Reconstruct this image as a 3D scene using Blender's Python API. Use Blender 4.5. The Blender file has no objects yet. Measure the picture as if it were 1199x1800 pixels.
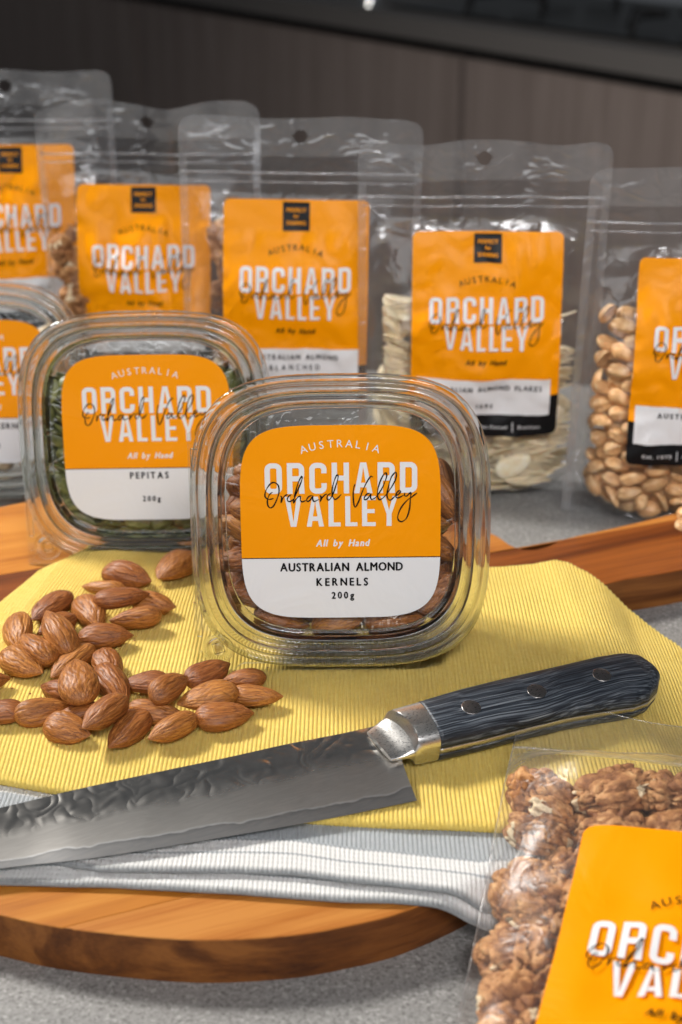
import bpy, bmesh, math, random
import numpy as np
from mathutils import Vector, Matrix, Euler, noise
from mathutils.geometry import tessellate_polygon

# ---------------------------------------------------------------- camera, world, lamps
# All shapes below are written in centimetres; one Blender unit is a metre.
CM = 0.01
sc = bpy.context.scene
R = math.radians
cam_d = bpy.data.cameras.new('camera')
cam = bpy.data.objects.new('camera', cam_d)
sc.collection.objects.link(cam)
cam.location = (0, 0, 33.4 * CM)
cam.rotation_euler = (R(90 - 25.5), 0, 0)
cam_d.sensor_fit = 'VERTICAL'
cam_d.sensor_height = 36
cam_d.lens = 50
cam_d.clip_start = 0.01
cam_d.clip_end = 50
cam_d.dof.use_dof = True
cam_d.dof.focus_distance = 0.545
cam_d.dof.aperture_fstop = 9.5
sc.camera = cam

world = bpy.data.worlds.new('World')
sc.world = world
world.use_nodes = True
world.node_tree.nodes['Background'].inputs[0].default_value = (0.86, 0.92, 1.0, 1)
world.node_tree.nodes['Background'].inputs[1].default_value = 0.07

def lamp(name, loc, target, size, size_y, power, color, spread=180):
    d = bpy.data.lights.new(name, 'AREA')
    d.shape = 'RECTANGLE'; d.size = size * CM; d.size_y = size_y * CM
    d.energy = power; d.color = color; d.spread = R(spread)
    o = bpy.data.objects.new(name, d)
    sc.collection.objects.link(o)
    o.location = Vector(loc) * CM
    o.rotation_euler = (Vector(target) - Vector(loc)).to_track_quat('-Z', 'Y').to_euler()
    return o
lamp('key_lamp', (-95, 112, 108), (-2, 48, 2), 26, 26, 34, (1.0, 0.96, 0.9))
lamp('front_softbox', (-65, -150, 98), (0, 75, 6), 150, 110, 14.5, (0.96, 0.98, 1.0))
lamp('rear_fill', (25, -60, 120), (2, 100, 12), 50, 40, 2.2, (0.98, 0.98, 1.0), 60)  # added fill to lift the rear pouches, no real fitting of the kitchen
# small warm pendant bulbs over the front of the kitchen, seen only as glints in the films
for n_, l_ in (('pendant_bulb', (28, -35, 95)), ('pendant_bulb', (-30, -50, 110)), ('pendant_bulb', (5, -70, 120))):
    d = bpy.data.lights.new(n_, 'POINT'); d.energy = 1.1; d.color = (1, .55, .25); d.shadow_soft_size = .02
    o = bpy.data.objects.new(n_, d); sc.collection.objects.link(o); o.location = Vector(l_) * CM

sc.view_settings.view_transform = 'Standard'
sc.view_settings.look = 'None'
sc.view_settings.exposure = 0
sc.view_settings.gamma = 1
sc.cycles.use_denoising = True
sc.cycles.max_bounces = 16
sc.cycles.transparent_max_bounces = 48
sc.cycles.transmission_bounces = 14
sc.cycles.glossy_bounces = 6
sc.cycles.caustics_reflective = False
sc.cycles.caustics_refractive = False
sc.cycles.sample_clamp_indirect = 4

# ---------------------------------------------------------------- helpers
def link(o):
    sc.collection.objects.link(o)
    return o

def mesh(name, V, F, mat, parent=None, smooth=True, raw=False):
    me = bpy.data.meshes.new(name)
    V = np.asarray(V, dtype=np.float64) * CM
    me.from_pydata(V.tolist() if len(V) < 60000 else [], [], F if len(V) < 60000 else [])
    if len(V) >= 60000:
        F = np.asarray(F, dtype=np.int32)
        me.vertices.add(len(V)); me.vertices.foreach_set('co', V.astype(np.float32).ravel())
        me.loops.add(F.size); me.loops.foreach_set('vertex_index', F.ravel())
        me.polygons.add(len(F))
        me.polygons.foreach_set('loop_start', np.arange(0, F.size, F.shape[1], dtype=np.int32))
        me.update(calc_edges=True); me.validate()
    if mat is not None:
        me.materials.append(mat)
    me.polygons.foreach_set('use_smooth', [smooth] * len(me.polygons))
    me.update()
    if raw:
        return me
    o = link(bpy.data.objects.new(name, me))
    if parent is not None:
        o.parent = parent
    return o

def tag(o, label=None, cat=None, group=None, kind=None):
    if label: o['label'] = label
    if cat: o['category'] = cat
    if group: o['group'] = group
    if kind: o['kind'] = kind
    return o

def thing(name, label, cat, loc=(0, 0, 0), rot=(0, 0, 0), group=None):
    o = link(bpy.data.objects.new(name, None))
    o.empty_display_size = 0.01
    o.location = Vector(loc) * CM
    o.rotation_euler = rot
    return tag(o, label, cat, group)

def grid_faces(n, m, closed=False, off=0):
    # n rows of m points
    F = []
    for i in range(n - 1):
        for j in range(m if closed else m - 1):
            a = off + i * m + j; b = off + i * m + (j + 1) % m
            F.append((a, b, b + m, a + m))
    return F

def grid_np(n, m):
    i, j = np.meshgrid(np.arange(n - 1), np.arange(m - 1), indexing='ij')
    a = (i * m + j).ravel()
    return np.stack([a, a + 1, a + m + 1, a + m], 1)

def box_geo(x0, x1, y0, y1, z0, z1, V, F):
    b = len(V)
    V += [(x0, y0, z0), (x1, y0, z0), (x1, y1, z0), (x0, y1, z0), (x0, y0, z1), (x1, y0, z1), (x1, y1, z1), (x0, y1, z1)]
    F += [(b, b+3, b+2, b+1), (b+4, b+5, b+6, b+7), (b, b+1, b+5, b+4), (b+1, b+2, b+6, b+5), (b+2, b+3, b+7, b+6), (b+3, b, b+4, b+7)]

def catmull(P, n=8, closed=False):
    P = [Vector(p) for p in P]
    out = []
    N = len(P)
    for i in range(N if closed else N - 1):
        if closed:
            a, b, c, d = P[(i-1) % N], P[i], P[(i+1) % N], P[(i+2) % N]
        else:
            b, c = P[i], P[i+1]
            a = P[i-1] if i else b * 2 - c
            d = P[i+2] if i + 2 < N else c * 2 - b
        for k in range(n):
            t = k / n
            out.append(0.5 * ((2*b) + (c-a)*t + (2*a-5*b+4*c-d)*t*t + (3*b-a-3*c+d)*t**3))
    if not closed:
        out.append(P[-1])
    return out

def tube_geo(P, r, V, F, n=8, taper=None):
    P = [Vector(p) for p in P]
    base = len(V)
    for i, p in enumerate(P):
        t = (P[min(i+1, len(P)-1)] - P[max(i-1, 0)]).normalized()
        a = t.cross(Vector((0, 0, 1)) if abs(t.z) < .9 else Vector((1, 0, 0))).normalized()
        b = t.cross(a)
        rr = r * (taper[i] if taper else 1)
        for k in range(n):
            q = 2 * math.pi * k / n
            V.append(tuple(p + a * rr * math.cos(q) + b * rr * math.sin(q)))
    for i in range(len(P) - 1):
        for k in range(n):
            F.append((base+i*n+k, base+i*n+(k+1) % n, base+(i+1)*n+(k+1) % n, base+(i+1)*n+k))

def sstep(x, a, b):
    t = np.clip((x - a) / (b - a), 0, 1)
    return t * t * (3 - 2 * t)

# ---------------------------------------------------------------- materials
class NT:
    def __init__(s, name):
        s.m = bpy.data.materials.new(name); s.m.use_nodes = True
        s.t = s.m.node_tree; s.n = s.t.nodes; s.n.clear()
        s.out = s.n.new('ShaderNodeOutputMaterial')
    def new(s, typ, **kw):
        nd = s.n.new('ShaderNode' + typ)
        for k, v in kw.items():
            if k.startswith('i_'):
                key = k[2:].replace('_', ' ')
                nd.inputs[key].default_value = v
            else:
                setattr(nd, k, v)
        return nd
    def l(s, a, b): s.t.links.new(a, b)
    def coords(s, scale=(1, 1, 1), rot=(0, 0, 0), kind='Object', loc=(0, 0, 0)):
        tc = s.new('TexCoord'); mp = s.new('Mapping')
        mp.inputs['Scale'].default_value = scale; mp.inputs['Rotation'].default_value = rot
        mp.inputs['Location'].default_value = loc
        s.l(tc.outputs[kind], mp.inputs[0])
        return mp.outputs[0]
    def noise(s, vec, scale, detail=4, rough=.55, dist=0):
        nd = s.new('TexNoise'); nd.inputs['Scale'].default_value = scale
        nd.inputs['Detail'].default_value = detail; nd.inputs['Roughness'].default_value = rough
        nd.inputs['Distortion'].default_value = dist
        if vec is not None: s.l(vec, nd.inputs['Vector'])
        return nd.outputs['Fac']
    def ramp(s, fac, stops):
        r = s.new('ValToRGB'); e = r.color_ramp.elements
        while len(e) < len(stops): e.new(.5)
        for q, (p, c) in zip(e, stops):
            q.position = p; q.color = (*c, 1) if len(c) == 3 else c
        s.l(fac, r.inputs[0]); return r.outputs[0]
    def math(s, op, a, b=None, clamp=False):
        m = s.new('Math', operation=op); m.use_clamp = clamp
        for i, v in enumerate((a, b)):
            if v is None: continue
            if isinstance(v, (int, float)): m.inputs[i].default_value = v
            else: s.l(v, m.inputs[i])
        return m.outputs[0]
    def mix(s, fac, a, b, mode='MIX'):
        m = s.new('Mix', data_type='RGBA', blend_type=mode)
        for i, v in ((0, fac), (6, a), (7, b)):
            if isinstance(v, (int, float)): m.inputs[i].default_value = v
            elif isinstance(v, tuple): m.inputs[i].default_value = (*v, 1)
            else: s.l(v, m.inputs[i])
        return m.outputs[2]
    def bump(s, h, strength=.5, dist=.001, normal=None):
        b = s.new('Bump'); b.inputs['Strength'].default_value = strength
        b.inputs['Distance'].default_value = dist; s.l(h, b.inputs['Height'])
        if normal is not None: s.l(normal, b.inputs['Normal'])
        return b.outputs[0]
    def pbr(s, color, rough=.5, metal=0, normal=None, **kw):
        p = s.new('BsdfPrincipled')
        for k, v in (('Base Color', color), ('Roughness', rough), ('Metallic', metal)):
            if isinstance(v, (int, float)): p.inputs[k].default_value = v
            elif isinstance(v, tuple): p.inputs[k].default_value = (*v, 1)
            else: s.l(v, p.inputs[k])
        for k, v in kw.items():
            p.inputs[k.replace('_', ' ')].default_value = v
        if normal is not None: s.l(normal, p.inputs['Normal'])
        s.l(p.outputs[0], s.out.inputs[0])
        return p

def plain(name, color, rough=.5, metal=0, bump=0, bscale=300, **kw):
    t = NT(name)
    v = t.coords()
    n = t.noise(v, bscale)
    c = t.mix(t.math('MULTIPLY', n, .16), color, tuple(x * .8 for x in color))
    t.pbr(c, rough, metal, t.bump(n, bump, .0008) if bump else None, **kw)
    return t.m

def mat_counter():
    t = NT('quartz_counter'); v = t.coords()
    vo = t.new('TexVoronoi'); vo.inputs['Scale'].default_value = 900; t.l(v, vo.inputs['Vector'])
    sp = t.new('SeparateColor'); t.l(vo.outputs['Color'], sp.inputs[0])
    n = t.noise(v, 700, 3, .7)
    c = t.ramp(n, [(.3, (.12, .118, .112)), (.46, (.235, .232, .225)), (.6, (.30, .296, .288)), (.75, (.38, .375, .365))])
    dark = t.math('GREATER_THAN', sp.outputs[0], .86)
    c = t.mix(t.math('MULTIPLY', dark, .45), c, (.10, .098, .095))
    lite = t.math('GREATER_THAN', sp.outputs[1], .9)
    c = t.mix(t.math('MULTIPLY', lite, .4), c, (.5, .49, .48))
    t.pbr(c, t.ramp(n, [(0, (.38,)*3), (1, (.5,)*3)]), 0, t.bump(n, .12, .0003)); return t.m

def mat_wood(name, cols, seed=0, streak=.5):
    t = NT(name)
    v = t.coords((1, 1, 1), (0, 0, R(-21)), loc=(seed, seed * 2.3, seed))
    mp = t.new('Mapping'); mp.inputs['Scale'].default_value = (5, 60, 60); t.l(v, mp.inputs[0])
    w = t.noise(mp.outputs[0], 1.0, 6, .6, 1.2)
    mp2 = t.new('Mapping'); mp2.inputs['Scale'].default_value = (25, 900, 900); t.l(v, mp2.inputs[0])
    f = t.noise(mp2.outputs[0], 1.0, 3, .6)
    fac = t.math('ADD', t.math('MULTIPLY', w, 1 - streak * .35), t.math('MULTIPLY', f, streak * .35))
    c = t.ramp(fac, [(.3, cols[0]), (.47, cols[1]), (.62, cols[2])])
    t.pbr(c, t.ramp(f, [(0, (.36,)*3), (1, (.52,)*3)]), 0, t.bump(f, .25, .0004), Specular_IOR_Level=.3)
    return t.m

def mat_cabinet():
    t = NT('cabinet_laminate'); v = t.coords((1, 1, .03))
    n = t.noise(v, 130, 5, .7); n2 = t.noise(v, 18, 3, .6)
    c = t.ramp(t.math('ADD', t.math('MULTIPLY', n, .5), t.math('MULTIPLY', n2, .5)),
               [(.36, (.20, .155, .137)), (.5, (.26, .208, .185)), (.64, (.335, .27, .242))])
    t.pbr(c, .5); return t.m

def mat_plastic(name, ior=1.5, tint=(.985, .99, .99), rough=.03, milk=0.0, bump=0, bscale=200):
    # a sheet far thinner than a pixel: light goes straight through, both faces mirror a little
    t = NT(name)
    tr = t.new('BsdfTransparent'); tr.inputs[0].default_value = (*tint, 1)
    gl = t.new('BsdfGlossy'); gl.inputs['Roughness'].default_value = rough
    gl.inputs[0].default_value = (1, 1, 1, 1)
    lw = t.new('LayerWeight'); lw.inputs[0].default_value = .5
    if bump:
        v = t.coords(); n = t.noise(v, bscale, 3, .5, .6)
        cr = t.math('ABSOLUTE', t.math('SUBTRACT', t.noise(v, bscale * 1.7, 1, .5, 1.5), .5))
        n = t.math('SUBTRACT', n, t.math('MINIMUM', t.math('MULTIPLY', cr, 2.5), .22))
        b = t.bump(n, bump, .004)
        t.l(b, gl.inputs['Normal']); t.l(b, lw.inputs['Normal'])
    f0 = 2 * ((ior - 1) / (ior + 1)) ** 2
    fr = t.math('ADD', t.math('MULTIPLY', t.math('POWER', lw.outputs['Facing'], 5.0), 1 - f0), f0, True)
    mx = t.new('MixShader'); t.l(fr, mx.inputs[0]); t.l(tr.outputs[0], mx.inputs[1]); t.l(gl.outputs[0], mx.inputs[2])
    res = mx.outputs[0]
    if milk:
        df = t.new('BsdfDiffuse'); df.inputs[0].default_value = (.8, .82, .84, 1)
        tl = t.new('BsdfTranslucent'); tl.inputs[0].default_value = (.8, .82, .84, 1)
        m1 = t.new('MixShader'); m1.inputs[0].default_value = .5; t.l(df.outputs[0], m1.inputs[1]); t.l(tl.outputs[0], m1.inputs[2])
        m2 = t.new('MixShader'); m2.inputs[0].default_value = milk; t.l(res, m2.inputs[1]); t.l(m1.outputs[0], m2.inputs[2])
        res = m2.outputs[0]
    t.l(res, t.out.inputs[0]); return t.m

def mat_rim(name, amount):
    # moulded PET: mostly clear sheet, part of the light bent by the ridges
    t = NT(name)
    tr = t.new('BsdfTransparent'); tr.inputs[0].default_value = (.97, .975, .97, 1)
    g = t.new('BsdfGlass'); g.inputs['Roughness'].default_value = .0; g.inputs['IOR'].default_value = 1.5
    g.inputs[0].default_value = (.97, .98, .975, 1)
    mx = t.new('MixShader'); mx.inputs[0].default_value = amount
    t.l(tr.outputs[0], mx.inputs[1]); t.l(g.outputs[0], mx.inputs[2]); t.l(mx.outputs[0], t.out.inputs[0]); return t.m

def mat_paper(name, color, rough=.38, wrinkle=.4):
    t = NT(name); v = t.coords()
    n = t.noise(v, 45, 3, .5, .8); n2 = t.noise(v, 14, 2, .5)
    h = t.math('ADD', n, t.math('MULTIPLY', n2, 2))
    t.pbr(color, rough, 0, t.bump(h, wrinkle, .0025), Specular_IOR_Level=.12); return t.m

def mat_cloth(name, stops, bscale=2200):
    # colour bands are dyed in: a per-vertex attribute gives the distance to the hem
    t = NT(name); v = t.coords()
    n = t.noise(v, bscale, 2, .7); n2 = t.noise(v, 500, 2, .6)
    if stops is None:
        c = t.mix(n2, (.76, .52, .075), (.86, .665, .185))
    else:
        at = t.new('Attribute'); at.attribute_name = 'band'
        c = t.ramp(at.outputs['Fac'], stops)
        c = t.mix(t.math('MULTIPLY', n2, .25), c, (.86, .86, .85))
    t.pbr(c, .95, 0, t.bump(n, .6, .0011), Sheen_Weight=.08, Sheen_Roughness=.5); return t.m

def mat_almond():
    t = NT('almond_skin')
    oi = t.new('ObjectInfo'); rnd = oi.outputs['Random']
    tc = t.new('TexCoord'); ad = t.new('VectorMath', operation='ADD'); t.l(tc.outputs['Object'], ad.inputs[0])
    cb = t.new('CombineXYZ'); t.l(rnd, cb.inputs[0]); t.l(rnd, cb.inputs[1]); t.l(cb.outputs[0], ad.inputs[1])
    mp = t.new('Mapping'); mp.inputs['Scale'].default_value = (85, 1500, 1500); t.l(ad.outputs[0], mp.inputs[0])
    n = t.noise(mp.outputs[0], 1, 5, .65, .8)
    mp2 = t.new('Mapping'); mp2.inputs['Scale'].default_value = (60, 220, 220); t.l(ad.outputs[0], mp2.inputs[0])
    n2 = t.noise(mp2.outputs[0], 1, 2, .5)
    c = t.ramp(n, [(.34, (.085, .020, .006)), (.45, (.235, .066, .016)), (.56, (.37, .122, .030)), (.75, (.52, .22, .066))])
    c = t.mix(t.math('MULTIPLY', n2, .4), c, (.27, .09, .022), 'MIX')
    ga = t.new('Attribute'); ga.attribute_name = 'groove'
    c = t.mix(t.math('MULTIPLY', ga.outputs['Fac'], .8), c, (.10, .028, .008))
    hs = t.new('HueSaturation'); t.l(c, hs.inputs['Color'])
    t.l(t.math('ADD', t.math('MULTIPLY', rnd, .5), .85), hs.inputs['Value'])
    t.l(t.math('ADD', t.math('MULTIPLY', rnd, .012), .500), hs.inputs['Hue'])
    n3 = t.noise(t.coords(), 2500, 2, .6)
    h = t.math('ADD', n, t.math('MULTIPLY', n3, .35))
    t.pbr(hs.outputs[0], .42, 0, t.bump(h, .4, .0005), Specular_IOR_Level=.4); return t.m

def mat_nut(name, stops, scale=(300, 300, 300), rough=.4, bump=.3, sss=.0, var=.3):
    t = NT(name)
    oi = t.new('ObjectInfo'); rnd = oi.outputs['Random']
    v = t.coords(scale); n = t.noise(v, 1, 4, .6, .5)
    c = t.ramp(n, stops)
    hs = t.new('HueSaturation'); t.l(c, hs.inputs['Color'])
    t.l(t.math('ADD', t.math('MULTIPLY', rnd, var), 1 - var / 2), hs.inputs['Value'])
    p = t.pbr(hs.outputs[0], rough, 0, t.bump(n, bump, .0008))
    if sss:
        p.inputs['Subsurface Weight'].default_value = sss; p.inputs['Subsurface Radius'].default_value = (.004, .002, .001)
    return t.m

def mat_walnut():
    t = NT('walnut_kernel'); oi = t.new('ObjectInfo')
    v = t.coords((1, 1, 1)); n = t.noise(v, 160, 5, .65, .6); n2 = t.noise(v, 55, 2, .5, .4); n3 = t.noise(v, 800, 3, .7)
    c = t.ramp(n, [(.3, (.15, .052, .018)), (.45, (.36, .155, .055)), (.56, (.56, .28, .11)), (.72, (.74, .46, .22))])
    br = t.math('GREATER_THAN', n2, .635)
    c = t.mix(br, c, (.78, .64, .42))
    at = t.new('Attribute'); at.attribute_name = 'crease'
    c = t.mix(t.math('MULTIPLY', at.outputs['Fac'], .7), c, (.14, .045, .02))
    hs = t.new('HueSaturation'); t.l(c, hs.inputs['Color'])
    t.l(t.math('ADD', t.math('MULTIPLY', oi.outputs['Random'], .35), .85), hs.inputs['Value'])
    t.pbr(hs.outputs[0], .6, 0, t.bump(t.math('ADD', n, t.math('MULTIPLY', n3, .5)), .7, .0014), Specular_IOR_Level=.3); return t.m

def mat_blade():
    t = NT('damascus_steel')
    tc = t.new('TexCoord'); sx = t.new('SeparateXYZ'); t.l(tc.outputs['Object'], sx.inputs[0])
    # 'across' runs 0 at the cutting edge to 1 at the spine
    at = t.new('Attribute'); at.attribute_name = 'across'
    a = at.outputs['Fac']
    wn = t.noise(tc.outputs['Object'], 55, 3, .5, .3)
    e = t.math('ADD', a, t.math('MULTIPLY', t.math('SUBTRACT', wn, .5), .22))
    mp = t.new('Mapping'); mp.inputs['Scale'].default_value = (60, 420, 1); mp.inputs['Rotation'].default_value = (0, 0, R(-16)); t.l(tc.outputs['Object'], mp.inputs[0])
    dm = t.noise(mp.outputs[0], 1, 5, .6, 2.5)
    c = t.ramp(e, [(.0, (.26, .262, .27)), (.135, (.22, .225, .235)), (.15, (.85, .86, .87)), (.168, (.70, .675, .645)), (.9, (.74, .715, .68))])
    c = t.mix(t.math('MULTIPLY', t.math('SUBTRACT', dm, .3), .9, True), c, (.42, .40, .375))
    mask = t.ramp(t.math('ADD', a, t.math('MULTIPLY', t.math('SUBTRACT', wn, .5), .3)), [(.5, (0, 0, 0)), (.66, (1, 1, 1))])
    dim = t.noise(tc.outputs['Object'], 120, 0, .5, .9)
    dim = t.math('ABSOLUTE', t.math('SUBTRACT', dim, .5))
    n_ = t.noise(tc.outputs['Object'], 40, 1, .5)
    h = t.math('ADD', t.math('MULTIPLY', dim, mask), t.math('MULTIPLY', n_, .25))
    b = t.bump(h, .32, .0022)
    t.pbr(c, t.ramp(e, [(.1, (.42,)*3), (.17, (.33,)*3), (.5, (.3,)*3), (.75, (.2,)*3)]), 1, b); return t.m

def mat_handle():
    t = NT('pakka_wood')
    tc = t.new('TexCoord')
    mp = t.new('Mapping'); mp.inputs['Scale'].default_value = (22, 420, 420); t.l(tc.outputs['Object'], mp.inputs[0])
    n = t.noise(mp.outputs[0], 1, 4, .65, .5)
    w0 = t.noise(tc.outputs['Object'], 28, 2, .5)
    wp = t.new('VectorMath', operation='MULTIPLY_ADD'); t.l(w0, wp.inputs[0]); wp.inputs[1].default_value = (.0, .006, .004); t.l(tc.outputs['Object'], wp.inputs[2])
    mp3 = t.new('Mapping'); mp3.inputs['Scale'].default_value = (10, 2300, 1300); t.l(wp.outputs[0], mp3.inputs[0])
    n2 = t.noise(mp3.outputs[0], 1, 3, .55)
    f = t.math('ADD', t.math('MULTIPLY', n, .3), t.math('MULTIPLY', n2, .7))
    c = t.ramp(f, [(.38, (.006, .008, .012)), (.49, (.02, .026, .036)), (.58, (.095, .11, .13)), (.74, (.31, .335, .36))])
    t.pbr(c, .42, 0, t.bump(f, .4, .0004), Specular_IOR_Level=.35); return t.m

def mat_steel(name='brushed_steel', col=(.66, .65, .63), rough=.3):
    t = NT(name); v = t.coords((8, 1, 1)); mp = t.new('Mapping'); mp.inputs['Scale'].default_value = (100, 3000, 3000); t.l(v, mp.inputs[0])
    n = t.noise(mp.outputs[0], 1, 3, .6)
    t.pbr(col, t.ramp(n, [(.2, (rough * .7,)*3), (.8, (rough * 1.4,)*3)]), 1, t.bump(n, .03, .0002)); return t.m

M = {}
M['counter'] = mat_counter()
M['light_wood'] = mat_wood('acacia_light', [(.30, .088, .011), (.47, .17, .023), (.57, .24, .042)], 0, .6)
M['gold_wood'] = mat_wood('acacia_gold', [(.27, .078, .012), (.43, .15, .026), (.54, .22, .046)], 3.1, .6)
M['red_wood'] = mat_wood('acacia_red', [(.05, .011, .003), (.17, .042, .007), (.30, .085, .014)], 7.7, .8)
M['mid_wood'] = mat_wood('acacia_mid', [(.12, .03, .006), (.28, .085, .014), (.42, .15, .03)], 12.3, .8)
M['shaded_edge_wood'] = mat_wood('acacia_shaded_edge_grain', [(.04, .012, .004), (.14, .045, .010), (.27, .098, .022)], 5.5, .4)  # dark edge grain with the shade on the board's sides painted in
M['cabinet'] = mat_cabinet()
M['cabinet_dark'] = plain('dark_recess', (.012, .011, .011), .8)
M['benchtop'] = plain('dark_benchtop', (.15, .138, .13), .5, Specular_IOR_Level=.3)
M['cooktop'] = plain('black_glass', (.012, .012, .011), .3, Specular_IOR_Level=.2)
M['chrome'] = mat_steel('chrome', (.8, .8, .8), .12)
M['floor'] = plain('floor_tile', (.12, .11, .1), .6)
M['plastic'] = mat_plastic('clear_plastic', 1.5, rough=.05, bump=.12, bscale=60)
M['rim'] = mat_rim('rim_plastic', .97)
M['body'] = mat_rim('body_plastic', .2)
M['film'] = mat_plastic('pouch_film', 1.36, (.975, .975, .98), .17, .02, bump=.2, bscale=28)
M['seal'] = mat_plastic('sealed_film', 1.6, (.93, .93, .94), .2, .12, bump=.4, bscale=26)
M['clear_film'] = mat_plastic('thin_bag_film', 1.24, (.985, .985, .985), .3, .03, bump=.1, bscale=60)
M['orange'] = mat_paper('orange_label', (.92, .32, .0005))
M['white'] = mat_paper('white_label', (.76, .76, .77))
M['ink'] = plain('black_ink', (.006, .006, .007), .35, Specular_IOR_Level=.12)
M['black_paper'] = mat_paper('black_label', (.008, .008, .009), .4)
M['white_ink'] = plain('white_ink', (.78, .78, .79), .45, Specular_IOR_Level=.12)
M['pale_ink'] = plain('cream_ink', (.85, .72, .5), .45, Specular_IOR_Level=.12)
M['orange_ink'] = plain('orange_ink', (.8, .3, .01), .5, Specular_IOR_Level=.12)
M['brown_ink'] = plain('dark_brown_ink', (.10, .035, .004), .5)
M['yellow_cloth'] = mat_cloth('yellow_ribbed_cotton', None)
WHT = (.76, .755, .74); GRY = (.33, .36, .385); DG = (.2, .22, .23)
M['white_cloth'] = mat_cloth('striped_cotton', [(.0, DG), (.03, WHT), (.11, WHT), (.115, GRY), (.125, GRY), (.13, WHT),
    (.205, WHT), (.215, GRY), (.44, GRY), (.45, WHT), (.62, WHT), (.63, GRY)])
M['almond'] = mat_almond()
M['walnut'] = mat_walnut()
M['pepita'] = mat_nut('pepita_skin', [(.3, (.045, .048, .010)), (.5, (.13, .14, .035)), (.7, (.28, .28, .10))], (150, 500, 500), .38, .3)
M['peanut'] = mat_nut('peanut_kernel', [(.3, (.50, .23, .08)), (.5, (.76, .45, .20)), (.7, (.88, .62, .34))], (130, 200, 200), .42, .3, .1, .5)
M['flake'] = mat_nut('almond_slice', [(.3, (.84, .66, .38)), (.5, (.92, .80, .56)), (.7, (.94, .86, .68))], (250, 250, 900), .5, .2, .1)
M['cream_nut'] = mat_nut('cream_kernel', [(.3, (.55, .38, .2)), (.5, (.74, .58, .36)), (.7, (.83, .70, .48))], (120, 120, 120), .45, .2, .1)
M['blade'] = mat_blade()
M['handle'] = mat_handle()
M['steel'] = mat_steel()
M['rivet'] = mat_steel('rivet_steel', (.33, .31, .30), .3)
M['cord'] = plain('jute_cord', (.55, .38, .22), .8, bump=.5, bscale=1500)

# ---------------------------------------------------------------- lettering (all flat print, laid on the label surfaces)
_fc = {}
def font_geo(s):
    if s in _fc: return _fc[s]
    c = bpy.data.curves.new('text', 'FONT'); c.body = s.rstrip('*'); c.resolution_u = 3
    o = link(bpy.data.objects.new('text', c))
    me = o.evaluated_get(bpy.context.evaluated_depsgraph_get()).to_mesh()
    V = [(v.co.x, v.co.y) for v in me.vertices]; F = [tuple(p.vertices) for p in me.polygons]
    bpy.data.objects.remove(o); bpy.data.curves.remove(c)
    _fc[s] = (V, F); return V, F
_capH = max(v[1] for v in font_geo('H')[0])

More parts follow.
